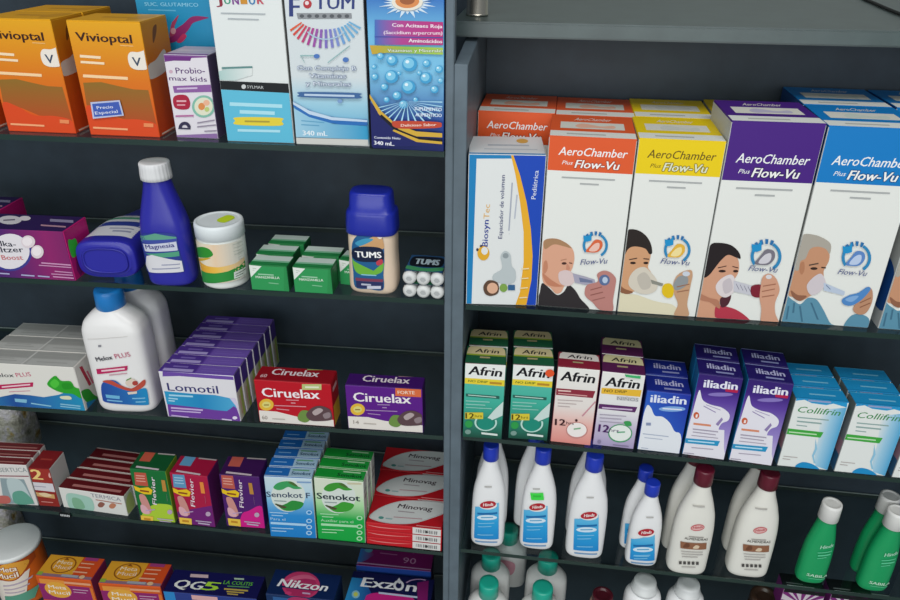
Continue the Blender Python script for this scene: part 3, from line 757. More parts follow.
a = c.face('front', sticker=('sticker', 'small green sticker')).crop(590, 320, 4.138); a.poly([(145, 210), (212, 214), (208, 240), (148, 232)], '#3fae6c'); a.bar(160, 222, 198, 226, 5, '#a5dcb8')
tab_top(c, 'Afrin', '#cfc79a', '#571f4e', '#571f4e'); c.done()
c.copy('purple and white nasal spray carton, second in its row', dy=c.d+.002, skip=('sticker',))
# iliadin
def ili_top(c, colA):
    a = c.face('top').norm(); a.rect(0, 0, 1, 1, colA); a.text('iliadin', .22, .40, .85, .40, .36, '#b9b9dc', bold=.03); a.bar(.4, .2, .8, .2, .1, '#8f93c2'); a.rect(0, .94, 1, 1, '#8f98cc')
c = Carton('R2', (637, 449.3), (679.4, 454), (646.8, 390), tb=(644.5, 374), label='royal blue and white nasal spray carton with a cloud shape', group='nasal spray cartons',
           cols={'front': G('d', (0, '#4f8ad2'), (.45, '#2c5cc0'), (1, '#20309c')), 'top': '#1c2a86', 'left': '#22409c', 'right': '#22409c'})
a = c.face('front').crop(590, 320, 4.138)
a.text('iliadin', 250, 340, 396, 350, 34, '#dfe6f4', bold=.05); a.ell(340, 368, 55, 11, '#7fa9dc'); a.bar(300, 366, 380, 371, 5, '#dfe6f4')
a.blob([(195, 540), (215, 420), (235, 355), (252, 362), (268, 395), (300, 400), (330, 425), (350, 460), (375, 475), (372, 555), (280, 552)], '#e3e7ec')
lines(a, [(218, 470, 325, 482, 4), (225, 486, 300, 494, 3), (212, 528, 240, 531, 3)], '#a9b3c6'); a.rect(232, 424, 252, 436, '#8a96b4')
ili_top(c, '#1c2a86'); c.done()
c.copy('royal blue nasal spray carton behind the one with the cloud shape', dx=.001, dy=c.d+.002)
def iliadin(label):
    c = Carton('R2', (682, 454), (724, 460), (700, 373), tb=(696, 358), label=label, group='nasal spray cartons',
               cols={'front': G('v', (0, '#c9bfe0'), (.35, '#9584c6'), (.7, '#5c3f9c'), (.85, '#3a1f78'), (1, '#34206c')), 'top': '#251a62', 'left': '#1b74a8', 'right': '#221a5a'})
    a = c.face('front').crop(590, 320, 4.138)
    a.text('iliadin', 470, 278, 608, 290, 34, '#e6e6f2', bold=.05); a.poly([(560, 285), (614, 290), (610, 302), (560, 296)], '#b3204c'); a.ell(540, 308, 52, 8, '#8676bc')
    a.blob([(384, 560), (400, 470), (425, 380), (452, 290), (466, 330), (500, 350), (545, 362), (576, 388), (572, 415), (545, 428), (532, 455), (545, 500), (556, 580), (460, 575)], '#e4e2ea')
    a.poly([(384, 440), (556, 455), (556, 600), (370, 580)], '#e4e2ea')
    a.bar(470, 355, 520, 382, 4, '#8f7fae'); a.bar(480, 350, 540, 372, 3, '#a99cc2'); a.poly([(520, 430), (545, 402), (550, 412), (530, 438)], '#8f7fae')
    a.ell(440, 394, 12, 14, '#c9603c'); a.text('1', 436, 402, 444, 403, 14, '#f0e6e0'); a.bar(428, 428, 500, 436, 8, '#d88a68'); lines(a, [(425, 450, 530, 462, 5), (425, 462, 520, 474, 4), (420, 476, 530, 488, 3)], '#a79fb0')
    a.poly([(392, 487), (538, 500), (528, 520), (388, 506)], '#2593c4'); a.bar(405, 498, 515, 508, 5, '#bfe0ee'); lines(a, [(420, 526, 510, 534, 3), (388, 548, 430, 552, 3)], '#a79fb0')
    ili_top(c, '#251a62'); return c.done()
c = iliadin('violet nasal spray carton with a nose outline, left of the two fronts')
c.copy('violet nasal spray carton hidden behind the left one with a nose outline', dy=c.d+.002)
v = on('R2', 728.6, 459.8)-on('R2', 682, 454)
c.copy('violet nasal spray carton with a nose outline, right of the two fronts', dx=v.dot(c.ex), dy=v.dot(c.ey))
c.copy('violet nasal spray carton hidden behind the right one with a nose outline', dx=v.dot(c.ex), dy=v.dot(c.ey)+c.d+.002)
# collifrin
c = Carton('R2', (776.8, 465.5), (827.5, 470.3), (793.7, 397.8), tb=(789, 386), label='turquoise and white nasal spray carton with green lettering, left front one', group='nasal spray cartons',
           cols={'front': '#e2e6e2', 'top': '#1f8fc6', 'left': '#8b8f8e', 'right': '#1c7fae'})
a = c.face('front').crop(720, 335, 4.138)
a.poly([(296, 255), (530, 275), (524, 300), (470, 284), (440, 290), (380, 282), (350, 268), (290, 270)], '#2596cc'); a.bar(365, 270, 460, 278, 9, '#8f9fc6')
a.poly([(420, 310), (525, 300), (500, 420), (450, 560), (390, 540), (395, 450)], G('u', (0, '#e2e6e2'), (.5, '#9cc9e0'), (1, '#4fa5d0')))
a.poly([(290, 290), (420, 300), (405, 440), (390, 480), (395, 548), (230, 540)], '#e2e6e2')
a.text('Collifrin', 316, 318, 492, 334, 26, '#3f8a50', shear=.25, bold=.012); lines(a, [(320, 340, 450, 352, 5), (318, 356, 420, 366, 6), (316, 372, 360, 377, 4)], '#8fa9a5')
a.poly([(275, 385), (428, 402), (415, 424), (268, 408)], '#3fa53f'); a.bar(285, 400, 400, 411, 5, '#bfe2b8'); a.poly([(395, 428), (402, 470), (388, 500), (395, 530), (388, 530), (380, 498), (392, 470)], '#8fc3dc')
a.blob([(310, 545), (340, 525), (385, 535), (410, 560), (350, 570)], '#1f8cc4'); lines(a, [(262, 500, 320, 506, 3), (258, 510, 290, 514, 3)], '#b3aba8')
a = c.face('top').norm(); a.rect(0, 0, 1, .12, '#1a7fb4'); a.bar(.3, .45, .8, .45, .1, '#7fc3e0'); a.rect(0, .9, 1, 1, '#3fa5d2')
a = c.face('left').norm(); a.rect(0, .0, 1, .4, '#3c6c90'); a.rect(.3, .25, 1, .45, '#b58a94'); a.rect(0, .8, 1, 1, '#77827c')
c.done()
v = on('R2', 833.6, 471.3)-on('R2', 776.8, 465.5)
for k in range(3):
    for j, nm in enumerate(('left', 'middle', 'right')):
        if (k, j) == (0, 0): continue
        if j == 2 and k > 1: continue
        c.copy('turquoise and white nasal spray carton, %s column, %s' % (nm, ('front one', 'second in its row', 'third in its row')[k]), dx=v.dot(c.ex)*j, dy=v.dot(c.ey)*j+k*(c.d+.0022))
# ================================================================== RIGHT BAY, shelf 3: lotion bottles
M_WPL = mat('#e9eaea', .3, .5); M_WPL2 = mat('#e2e1d8', .3, .5); M_BLUECAP = mat('#1d38b4', .32, .5); M_MAROON = mat('#5c1226', .32, .5)
LOT = [(0, .80, .80, 3.2), (.012, .92, .92, 3.2), (.04, 1, 1, 3.2), (.30, 1, 1, 3), (.46, .98, 1, 2.7), (.58, .90, .95, 2.4), (.70, .70, .84, 2.1), (.79, .50, .72, 2), (.86, .39, .63, 2), (.885, .38, .61, 2)]
CAPL = [(.868, .43), (.872, .45), (.93, .445), (.99, .44), (1.0, .42), (1.0, .33)]
def hinds_blue(b, x0, x1, xl, xr, ytop, ybot, logo, crop, emb):
    a = b.label().crop(*crop)
    a.poly([(xl, ytop+14), (xr, ytop), (xr-1, ybot), (xl-4, ybot-4)], G('v', (0, '#1f86cc'), (.5, '#2ba0da'), (1, '#6cc0e4')))
    w = xr-xl
    a.ell(logo[0], logo[1]+2, w*.38, 15, '#e8e6e2'); a.ell(logo[0], logo[1], w*.34, 12.5, '#b02030', rot=-.12); a.text('Hinds', logo[0]-w*.2, logo[1]+6, logo[0]+w*.22, logo[1]+3, 11, '#f2eeea', shear=.3, bold=.03)
    a.bar(xl+8, ytop+38, xr-6, ytop+36, 7, '#1c6ca8'); a.ell(xl+w/2, ytop+52, w*.42, 9, '#d2e6f2'); a.bar(xl+w*.25, ytop+52, xl+w*.75, ytop+51, 4, '#5fa3cc')
    lines(a, [(xl+10, ytop+72, xr-16, ytop+71, 3), (xl+10, ytop+84, xr-26, ytop+83, 3), (xl+8, ybot-16, xr-20, ybot-15, 3)], '#7fc3e4')
    a.bar(xl, ybot+6, xr-6, ybot+10, 4, '#6f9ac4'); a.bar(emb[0]-12, emb[1], emb[0]+12, emb[1], 5, '#b7b6b2')
    b.done()
K = dict(shelf='R3', R_y=.62, keys=LOT, cap=CAPL, body_mat=M_WPL, cap_mat=M_BLUECAP, name='lotion_bottle', group='body lotion bottles')
CR = (450, 430, 3.53)
b = Bottle(foot=(486.5, 546.5), halfw=16.6, top=(491, 444), label='large white lotion bottle with blue cap, leftmost on its shelf, beside the upright', **K)
hinds_blue(b, 0, 0, 90, 172, 255, 383, (134, 262), CR, (135, 198)); b1 = b
b.copy('large white lotion bottle with blue cap, hidden behind the leftmost one', v=Vector((.001, .034, 0)))
b = Bottle(foot=(535.5, 549.5), halfw=17, top=(541, 447), label='large white lotion bottle with blue cap and a bright green price sticker', **K)
hinds_blue(b, 0, 0, 262, 344, 266, 396, (308, 270), CR, (306, 206))
a = b.label(); a.crop(*CR); a.k = 30; a.poly([(286, 218), (328, 218), (331, 243), (289, 243)], '#3fd84a'); a.bar(295, 230, 322, 230, 6, '#35b840')
b.done('price_sticker', 'bright green price sticker')
b.copy('large white lotion bottle behind the one with the green price sticker', v=Vector((-.009, .034, 0)), skip=('price_sticker', 'label'))
b = Bottle(foot=(583.5, 558.5), halfw=18.6, top=(595, 454), label='large white lotion bottle with blue cap, third from the left', **K)
hinds_blue(b, 0, 0, 440, 524, 298, 425, (490, 300), CR, (495, 236))
b.copy('large white lotion bottle with blue cap, hidden behind the third from left', v=Vector((0, .034, 0)))
K2 = dict(K); K2['R_y'] = .62
b = Bottle(foot=(640.5, 566), halfw=15.6, top=(652, 482), label='small white lotion bottle with blue cap, front one of the small pair', **K2)
hinds_blue(b, 0, 0, 640, 722, 368, 458, (692, 360), CR, (705, 306))
b.copy('small white lotion bottle with blue cap, behind its small twin', v=Vector((-.005, .0238, 0)))
K3 = dict(K, body_mat=M_WPL2, cap_mat=M_MAROON)
b = Bottle(foot=(686, 574.5), halfw=19.3, top=(705, 468), label='cream lotion bottle with maroon cap, left one of the front pair', **K3)
def almond2(b, x, y):
    a = b.label(); a.crop(655-0, 455, 4.138)
    P0 = a.P; a.P = lambda px, py: P0(px+x, py+y); almond_art(a); b.done()
def almond_art(a):
    a.ell(70, 56, 28, 13, '#c4404c', rot=-.12); a.ell(70, 56, 25, 10, '#dcb0ac', rot=-.12); a.text('Hinds', 50, 61, 90, 57, 10, '#b02438', shear=.3, bold=.03)
    a.bar(34, 92, 94, 96, 3, '#9a9490'); a.text('ALMENDRAS', 16, 103, 110, 108, 10, '#4b4844', bold=.01)
    a.poly([(0, 112), (106, 118), (104, 144), (0, 140)], '#8f6248'); a.blob([(50, 140), (62, 128), (76, 132), (70, 142)], '#d8c4a8'); a.blob([(10, 136), (22, 120), (36, 122), (34, 136)], '#6e4632')
    lines(a, [(2, 152, 90, 156, 3), (4, 163, 90, 166, 3), (6, 174, 70, 177, 3)], '#b3aeaa')
    for k in range(5): a.rect(-6+k*17, 194+k*.5, 5+k*17, 206+k*.5, '#4f4c4a')
    lines(a, [(4, 216, 60, 218, 3)], '#b3aeaa'); a.bar(52, -37, 98, -33, 6, '#b3b0aa')
almond2(b, 106, 243)
b.copy('cream lotion bottle with maroon cap, behind the left front one', v=Vector((-.002, .034, 0)), skip=('label',))
b = Bottle(foot=(747, 577.5), halfw=20, top=(771, 472), label='cream lotion bottle with maroon cap, right one of the front pair', **K3)
almond2(b, 365, 254)
b.copy('cream lotion bottle with maroon cap, behind the right front one', v=Vector((.002, .034, 0)), skip=('label',))
# green
M_GREEN = mat('#149a5c', .3, .5); M_WCAP = mat('#dcdcd8', .35, .5)
GRB = [(0, .82, .82, 2.6), (.015, .94, .94, 2.6), (.05, 1, 1, 2.6), (.30, 1, 1, 2.5), (.48, .95, .95, 2.3), (.62, .80, .95, 2.1), (.76, .60, .88, 2), (.84, .54, .80, 2)]
b = Bottle(shelf='R3', foot=(811, 583.5), halfw=14.2, top=(834, 503), R_y=.66, keys=GRB, cap=[(.81, .62), (.815, .655), (.97, .64), (1.0, .61), (1.0, .48), (.99, .44)], body_mat=M_GREEN, cap_mat=M_WCAP,
           name='lotion_bottle', label='green lotion bottle with wide white cap, standing alone right of the cream pair', group='body lotion bottles')
a = b.label().crop(780, 480, 5)
a.text('Hinds', 200, 343, 262, 330, 18, '#a8dcc0', bold=.03, shear=.3)
lines(a, [(188, 362, 256, 352, 5), (188, 376, 250, 368, 7), (186, 390, 230, 384, 4)], '#5cc493'); a.text('SABILA', 132, 474, 230, 478, 15, '#bfe6cc', bold=.03); lines(a, [(140, 486, 220, 490, 3)], '#5cc493')
b.done()
v = on('R3', 873, 591.3)-on('R3', 811, 583.5)
b.copy('green lotion bottle with white cap at the right edge, front one', v=v)
b.copy('green lotion bottle with white cap at the right edge, partly behind its twin', v=v+Vector((.001, .0235, 0)))

# ================================================================== RIGHT BAY, shelf 4: only shoulders and caps show
M_TEAL = mat('#1fa890', .32, .5); M_CREAM = mat('#dfdfdc', .3, .5)
TL = [(0, .85, .85, 3), (.02, .97, .97, 3), (.08, 1, 1, 3), (.52, 1, 1, 2.8), (.64, .97, .97, 2.5), (.72, .78, .9, 2.2), (.77, .52, .74, 2), (.80, .42, .62, 2), (.89, .42, .62, 2)]
TC = [(.76, .44), (.765, .48), (.99, .465), (1, .45), (1, .3)]
KT = dict(shelf='R4', foot=None, R_y=.68, keys=TL, cap=TC, body_mat=M_CREAM, cap_mat=M_TEAL, name='lotion_bottle', group='teal capped lotion bottles')
b = Bottle(halfw=21, top=(489, 582), ycenter=.028, label='cream bottle with teal cap on the lowest shelf, beside the upright, front one', **KT)
a = b.label().norm(); a.blob([(-.5, .5), (-.1, .56), (.4, .5), (.3, .3), (-.3, .28)], '#d89aa8'); b.done()
b.copy('cream bottle with teal cap, second behind the upright-side front one', v=Vector((-.001, .048, 0)))
b.copy('cream bottle with teal cap, seen through the glass between two blue capped bottles', v=Vector((.020, .098, 0)))
b2 = Bottle(halfw=22, top=(543, 587), ycenter=.028, label='cream bottle with teal cap on the lowest shelf, front one of the second column', **KT)
a = b2.label().norm(); a.blob([(-.5, .5), (-.1, .56), (.4, .5), (.3, .3), (-.3, .28)], '#d89aa8'); b2.done()
b2.copy('cream bottle with teal cap pressing up under the glass, behind the second column front', v=Vector((.006, .052, 0)))
KW = dict(shelf='R4', foot=None, R_y=.8, keys=[(0, .9, .9, 2.4), (.03, 1, 1, 2.4), (.78, 1, 1, 2.4), (.84, .92, .92, 2.2), (.88, .72, .72, 2), (.89, .66, .66, 2)],
          cap=[(.88, .66), (.885, .70), (.915, .70), (.92, .62), (.985, .60), (1, .56), (1, .30)], body_mat=M_WPL, cap_mat=mat('#d4d7d6', .35, .5), name='lotion_bottle', group='white capped bottles')
b = Bottle(halfw=18.5, top=(645.5, 580), ycenter=.03, label='plain white bottle with white screw cap below the small blue capped pair', **KW); b.done()
b = Bottle(halfw=18.5, top=(689, 583), ycenter=.03, label='plain white bottle with white screw cap below the left maroon capped bottle', **KW); b.done()
b = Bottle(shelf='R4', foot=None, halfw=12.5, top=(603, 594), ycenter=.03, R_y=.9, keys=[(0, .9, .9, 2.2), (.03, 1, 1, 2.2), (.85, 1, 1, 2.2), (.92, .8, .8, 2), (.93, .75, .75, 2)],
           cap=[(.9, .80), (.905, .84), (.99, .82), (1, .76), (1, .55), (.97, .5)], body_mat=mat('#8d6f5c', .2, .5), cap_mat=mat('#4a1520', .3, .5), name='amber_bottle', label='small bottle with dark maroon cap peeking over the bottom edge of the photo', group=None)
b.done()
b = Bottle(shelf='R4', foot=None, halfw=15, top=(765, 595), ycenter=.03, R_y=.9, keys=[(0, .9, .9, 2.2), (.03, 1, 1, 2.2), (.85, 1, 1, 2.2), (.92, .8, .8, 2), (.93, .75, .75, 2)],
           cap=[(.9, .88), (.905, .92), (.99, .90), (1, .84), (1, .55), (.97, .5)], body_mat=mat('#4a3426', .2, .5), cap_mat=mat('#38281e', .3, .5), name='brown_bottle', label='dark brown capped bottle at the bottom, left of the purple and white cartons', group=None)
b.done()
def swirl(label, x0, x1, yy):
    c = Carton.from_top('R4', (x0, yy), (x1, yy+5), .012, (x0-8, yy-16), label=label, group='purple flower cartons', name='toiletry_carton',
                        cols={'front': '#cfc6cc', 'top': '#15171a', 'left': '#7a2c74', 'right': '#7a2c74'})
    a = c.face('front').norm()
    for k in range(12):
        an = k*math.pi/6; cx, cy = .5, .86
        a.poly([(cx, cy), (cx+.6*math.cos(an-.12), cy+.22*math.sin(an-.12)), (cx+.6*math.cos(an+.12), cy+.22*math.sin(an+.12))], '#7a2c74')
    a.rect(0, .965, 1, 1, '#15171a')
    a = c.face('top').norm(); a.bar(.1, .2, .75, .2, .09, '#c9cccb'); a.bar(.1, .38, .5, .38, .05, '#8b8f90')
    return c.done()
c = swirl('black topped carton with purple and white swirls, left of the two', 784, 826, 588)
c.copy('black topped carton with purple and white swirls, at the bottom right corner', dx=c.w+.006)
# ================================================================== LEFT BAY, shelf 1
# orange vitamins
c = Carton('L1', (90.7, 134.8), (160, 137.6), (68, 20), tb=(76, 12.5), name='vitamin_carton', label='orange vitamin carton with a blue price sticker on its front', group='orange vitamin cartons',
           cols={'front': G('v', (0, '#d9481c'), (.15, '#d9581c'), (.5, '#d8741a'), (1, '#dfa21c')), 'right': G('v', (0, '#cf4218'), (.5, '#c95c18'), (1, '#cc8c1a')), 'top': '#dba01e', 'left': '#c4601a'})
a = c.face('front').crop(0, 0, 3.75)
a.poly([(312, 310), (380, 308), (440, 322), (500, 335), (556, 338), (588, 470), (540, 452), (460, 446), (400, 420), (340, 400), (325, 395)], G('v', (0, '#b04c22'), (1, '#8c6a28')))
a.blob([(322, 400), (380, 412), (440, 445), (520, 448), (585, 466), (598, 512), (345, 505)], '#d84a20')
a.text('Vivioptal', 288, 152, 496, 163, 34, '#3a1c14', bold=.05); a.bar(450, 170, 500, 173, 4, '#e6b26a')
a.bar(300, 210, 378, 216, 10, '#f0d8b4'); a.bar(303, 232, 392, 238, 9, '#f0d8b4'); a.bar(312, 284, 480, 294, 11, '#f2cfa0')
a.blob([(480, 215), (490, 195), (520, 195), (550, 186), (572, 190), (576, 220), (566, 255), (520, 262), (490, 250)], '#e8e0d4'); a.text('V', 500, 246, 532, 248, 34, '#3c4a60', bold=.03)
a.bar(350, 478, 480, 485, 7, '#f0a878'); a.bar(540, 468, 576, 470, 14, '#e68a58')
a2 = c.face('front', sticker=('price_sticker', 'small blue price sticker')).crop(0, 0, 3.75)
a2.poly([(342, 382), (452, 374), (468, 432), (352, 444)], '#b8c0dc'); a2.poly([(349, 388), (448, 380), (461, 428), (357, 437)], '#3f5cb0'); a2.text('Precio', 368, 408, 428, 404, 12, '#dfe4f4', bold=.03); a2.text('Especial', 362, 428, 446, 421, 12, '#dfe4f4', bold=.03)
a = c.face('right').norm(); a.blob([(.02, .63), (.35, .66), (.72, .72), (.78, .6), (.6, .53), (.02, .52)], '#cfc8bc'); a.blob([(.35, .80), (.5, .86), (.58, .94), (.45, .93), (.38, .88)], '#7a4c1c'); a.bar(.1, .02, .9, .02, .015, '#e6c6b0')
a = c.face('top').norm(); a.bar(.3, .5, .85, .5, .14, '#c08a20'); a.blob([(.75, .2), (.95, .5), (.9, .9), (.7, .6)], '#c8901e')
c.done()
v = on('L1', 76, 134)-on('L1', 160, 137.6)
c.copy('orange vitamin carton left of the one with the blue price sticker', dx=v.dot(c.ex), dy=v.dot(c.ey)+.0005, skip=('price_sticker',))
c.copy('orange vitamin carton standing behind the left front one', dx=v.dot(c.ex), dy=v.dot(c.ey)+c.d+.002, skip=('price_sticker',))
c.copy('orange vitamin carton cut off by the left edge of the photo', dx=2*v.dot(c.ex), dy=2*v.dot(c.ey), skip=('price_sticker',))
# teal glutamine
c = Carton('L1', (156, 119), (226, 121), (126, -60), d=.05, name='supplement_carton', label='teal glutamic acid carton with a magenta gymnast figure, behind the kids probiotic', cols={'front': '#1f89b4', 'top': '#1a7098', 'left': '#1a7098', 'right': '#1a7098'})
a = c.face('front').crop(125, 0, 4.138)
a.text('SUC. GLUTAMICO', 82, 24, 304, 28, 16, '#86c4dc', bold=.02); lines(a, [(95, 40, 210, 44, 5)], '#5ba8c8')
a.blob([(180, 175), (200, 130), (240, 100), (280, 68), (345, 72), (320, 82), (282, 95), (265, 120), (240, 150), (215, 170)], '#8a2460')
a.blob([(185, 150), (192, 100), (205, 80), (222, 62), (215, 85), (205, 110), (208, 140)], '#a03a5c'); a.ell(200, 128, 11, 13, '#c08890'); a.blob([(240, 140), (255, 150), (235, 175), (215, 172)], '#b8305c')
c.done()
# probiotic kids
c = Carton('L1', (176.8, 137.3), (218.8, 138.9), (163.4, 54.2), tb=(165.6, 45.5), name='supplement_carton', label='small white and violet kids probiotic carton with a fruit picture', cols={'front': '#dcd8de', 'top': '#b9b2c2', 'left': '#a89ab0', 'right': '#5a4a6c'})
a = c.face('front').crop(125, 0, 4.138)
a.poly([(158, 222), (348, 216), (352, 238), (280, 240), (162, 256)], '#7d4a8c'); a.poly([(158, 232), (276, 236), (270, 252), (160, 250)], '#6c2c7c')
a.text('Probio-', 212, 304, 332, 304, 26, '#5b3a72', bold=.015); a.text('max kids', 184, 332, 340, 338, 20, '#5b3a72', bold=.015); a.ell(190, 296, 8, 7, '#c9a8b8')
a.poly([(198, 356), (356, 350), (358, 380), (204, 384)], '#8a5c9c'); a.bar(215, 367, 300, 364, 7, '#cbb8d6')
a.blob([(200, 405), (222, 392), (256, 396), (270, 425), (262, 450), (225, 452), (204, 440)], '#a8203c'); a.bar(214, 418, 254, 418, 7, '#dca8b0'); a.bar(216, 434, 250, 434, 6, '#d89aa4')
a.ell(326, 440, 48, 46, '#7fb8a4'); a.ell(326, 440, 38, 37, '#dcdcc4'); a.ell(318, 440, 14, 15, '#d88a4c'); a.ell(338, 425, 13, 12, '#e6b090'); a.ell(340, 452, 10, 10, '#b8c878')
a.bar(210, 480, 285, 478, 7, '#b36c9c'); a.arc(248, 528, 12, 25, 0, 180, '#34304c'); a.bar(222, 530, 272, 532, 6, '#34304c')
lines(a, [(300, 508, 372, 496, 5), (300, 524, 380, 516, 5), (330, 542, 384, 540, 5)], '#8f8698'); a.poly([(205, 558), (400, 552), (402, 582), (205, 578)], '#8a6aa0')
a = c.face('top').norm(); a.rect(0, 0, 1, .14, '#7d4a8c'); a.bar(.1, .5, .9, .5, .2, '#c9c2cc')
c.done()
# junior
c = Carton('L1', (227.6, 141), (294.6, 143.4), (203, -45), d=.062, name='supplement_carton', label='white and sky blue junior carton with a dark stripe across its middle', cols={'front': '#dde2e0', 'top': '#dde2e0', 'left': '#8fa09c', 'right': '#c2c8c6'})
a = c.face('front').crop(200, 0, 4)
for k, (ch_, cl) in enumerate(zip('JUNIOR', ('#8c2a3c', '#3f9a7c', '#7a3c8c', '#c98a2c', '#2f7ab0', '#c04a5c'))):
    a.text(ch_, 66+k*33, 18-(k % 2)*2, 90+k*33, 18-(k % 2)*2, 34, cl, bold=.05)
lines(a, [(84, 52, 262, 56, 5), (112, 74, 236, 78, 5)], '#a9b0b4')
a.poly([(60, 285), (130, 268), (210, 272), (210, 300), (140, 322), (68, 318)], G('u', (0, '#a9c8c4'), (1, '#dde2e0'))); a.bar(88, 272, 210, 268, 8, '#5f8a88')
a.poly([(66, 322), (356, 334), (362, 372), (70, 356)], '#14181c'); a.text('SYLMAR', 190, 352, 256, 355, 12, '#b8bcbc', bold=.02); a.ell(176, 346, 9, 9, '#c9cccc')
a.poly([(70, 357), (370, 372), (390, 590), (100, 572)], '#5cb8d4'); lines(a, [(120, 415, 330, 424, 14), (160, 446, 300, 452, 14)], '#a9dce8'); a.blob([(142, 482), (150, 468), (320, 470), (328, 484), (320, 502), (150, 498)], '#e0cc3c'); a.bar(180, 484, 280, 486, 7, '#a8983c'); lines(a, [(152, 520, 322, 524, 10)], '#a9dce8')
c.done()
# F.TUM
c = Carton('L1', (296.9, 144), (369.6, 146.8), (279, -40), d=.06, name='supplement_carton', label='silvery white tonic carton with a rainbow sunburst and blue wave', cols={'front': G('v', (0, '#cfd2d0'), (.06, '#4fa8cc'), (.25, '#9ccadc'), (.4, '#cfd8da'), (1, '#d2d8da')), 'top': '#cfd2d0', 'left': '#4a4038', 'right': '#8a8c8c'})
a = c.face('front').crop(275, 0, 4)
a.text('F', 60, 66, 96, 66, 80, '#2c3c78', bold=.05, shear=.1); a.text('TUM', 160, 36, 316, 36, 60, '#2c3c78', bold=.03, shear=.1); a.ell(130, 16, 17, 18, '#b03038'); a.ell(128, 12, 8, 8, '#e6d8d8')
a.poly([(86, 52), (306, 52), (308, 74), (92, 76)], '#8c9094'); 
for k in range(7): a.ell(108+k*30, 64, 9, 7, '#55595e')
cols_ = ['#d85a38', '#d0483c', '#c83c58', '#b83c74', '#a83c8c', '#9850a0', '#8a5cac', '#7a6cb8', '#7a7cc0', '#7a8cc8', '#6c9cd0', '#6caad0']
for k in range(15):
    an = math.radians(205+k*9.6); cx, cy = 200, 70; r0, r1 = 76, 125
    a.poly([(cx+r0*1.35*math.cos(an-.05), cy-r0*.62*math.sin(an-.05)), (cx+r1*1.22*math.cos(an-.035), cy-r1*.98*math.sin(an-.035)), (cx+r1*1.22*math.cos(an+.035), cy-r1*.98*math.sin(an+.035)), (cx+r0*1.35*math.cos(an+.05), cy-r0*.62*math.sin(an+.05))], cols_[min(k, 11)])
a.arc(205, 85, 86, 92, 215, 325, '#a9c4d8', sy=.8)
for x0, y0, x1, y1 in ((102, 222, 165, 222), (212, 250, 300, 182)): a.bar(x0, y0, x1, y1, 5, '#8fb4b4')
a.ell(168, 224, 12, 9, '#4a74b8'); a.ell(284, 238, 12, 10, '#4a74b8'); a.bar(104, 222, 120, 250, 4, '#8fb4b4')
for (s_, x0, y0, x1, y1) in (('Con Complejo B', 92, 278, 326, 280), ('Vitaminas', 140, 309, 286, 311), ('y Minerales', 126, 340, 304, 343)):
    a.text(s_, x0, y0, x1, y1, 17, '#d8e0e8', bold=.03, outline='#46628c')
a.blob([(100, 376), (110, 366), (330, 370), (340, 380), (330, 392), (110, 386)], '#3c6498'); a.bar(120, 377, 320, 382, 8, '#b8cce0'); a.ell(262, 402, 10, 8, '#7a9cc8')
a.poly([(70, 402), (110, 425), (180, 455), (260, 470), (376, 476), (378, 500), (280, 498), (180, 482), (110, 455), (72, 425)], '#2a6cb4'); a.poly([(72, 404), (140, 440), (230, 466), (376, 478), (376, 486), (230, 478), (140, 455), (72, 415)], '#bfd4e6')
a.poly([(78, 430), (140, 466), (240, 494), (378, 502), (380, 556), (84, 545)], G('u', (0, '#9cc8dc'), (1, '#2f98c4')))
lines(a, [(108, 480, 200, 488, 4), (108, 496, 180, 500, 4)], '#5c9cc0'); a.text('340 mL', 115, 538, 212, 541, 20, '#e6eef2', bold=.04); a.poly([(84, 548), (382, 556), (386, 580), (88, 572)], '#c9cac4')
c.done()
# blue tonic
c = Carton('L1', (372.5, 148.3), (443.6, 151.8), (361, -55), d=.06, name='supplement_carton', label='deep blue tonic carton with bubbles and a gold swoosh, beside the upright', cols={'front': G('v', (0, '#1c2468'), (.16, '#2a4c9c'), (.42, '#7cc0e0'), (.62, '#6cb4dc'), (.8, '#1f5cb4'), (1, '#1c50a8')), 'top': '#1c50a8', 'left': '#142c5c', 'right': '#1c3c84'})
a = c.face('front').crop(360, 0, 4)
for k in range(24):
    an = k*math.pi/12; a.poly([(190+60*math.cos(an-.15), 10+34*math.sin(an-.15)), (190+(118 if k % 2 else 95)*math.cos(an), 10+(64 if k % 2 else 48)*math.sin(an)), (190+60*math.cos(an+.15), 10+34*math.sin(an+.15))], '#cfe0ec')
a.ell(190, 8, 62, 34, '#e6e0d0'); a.ell(190, 4, 48, 28, '#d88a50'); a.ell(190, 0, 30, 18, '#9c5a34')
a.poly([(60, 78), (344, 88), (345, 180), (60, 178)], G('u', (0, '#3c6cb8'), (.4, '#b0408c'), (1, '#b82c78'))); a.text('Con Acitaaes Roja', 130, 106, 330, 112, 15, '#f0e6ee', bold=.05); a.text('(Saccidium arpercrum)', 96, 135, 330, 138, 14, '#ecdce8', bold=.04, shear=.1); a.bar(60, 146, 345, 150, 4, '#3c4ca0'); a.text('Aminoácidos', 196, 168, 330, 172, 15, '#f0e6ee', bold=.05)
a.poly([(40, 180), (346, 190), (346, 218), (110, 210), (50, 216)], G('u', (0, '#c8a030'), (.5, '#8cb84c'), (1, '#a8c850'))); a.text('Vitaminas y Minerales', 112, 206, 336, 208, 13, '#e8f0dc', bold=.03, outline='#5c7c3c')
random.seed(3)
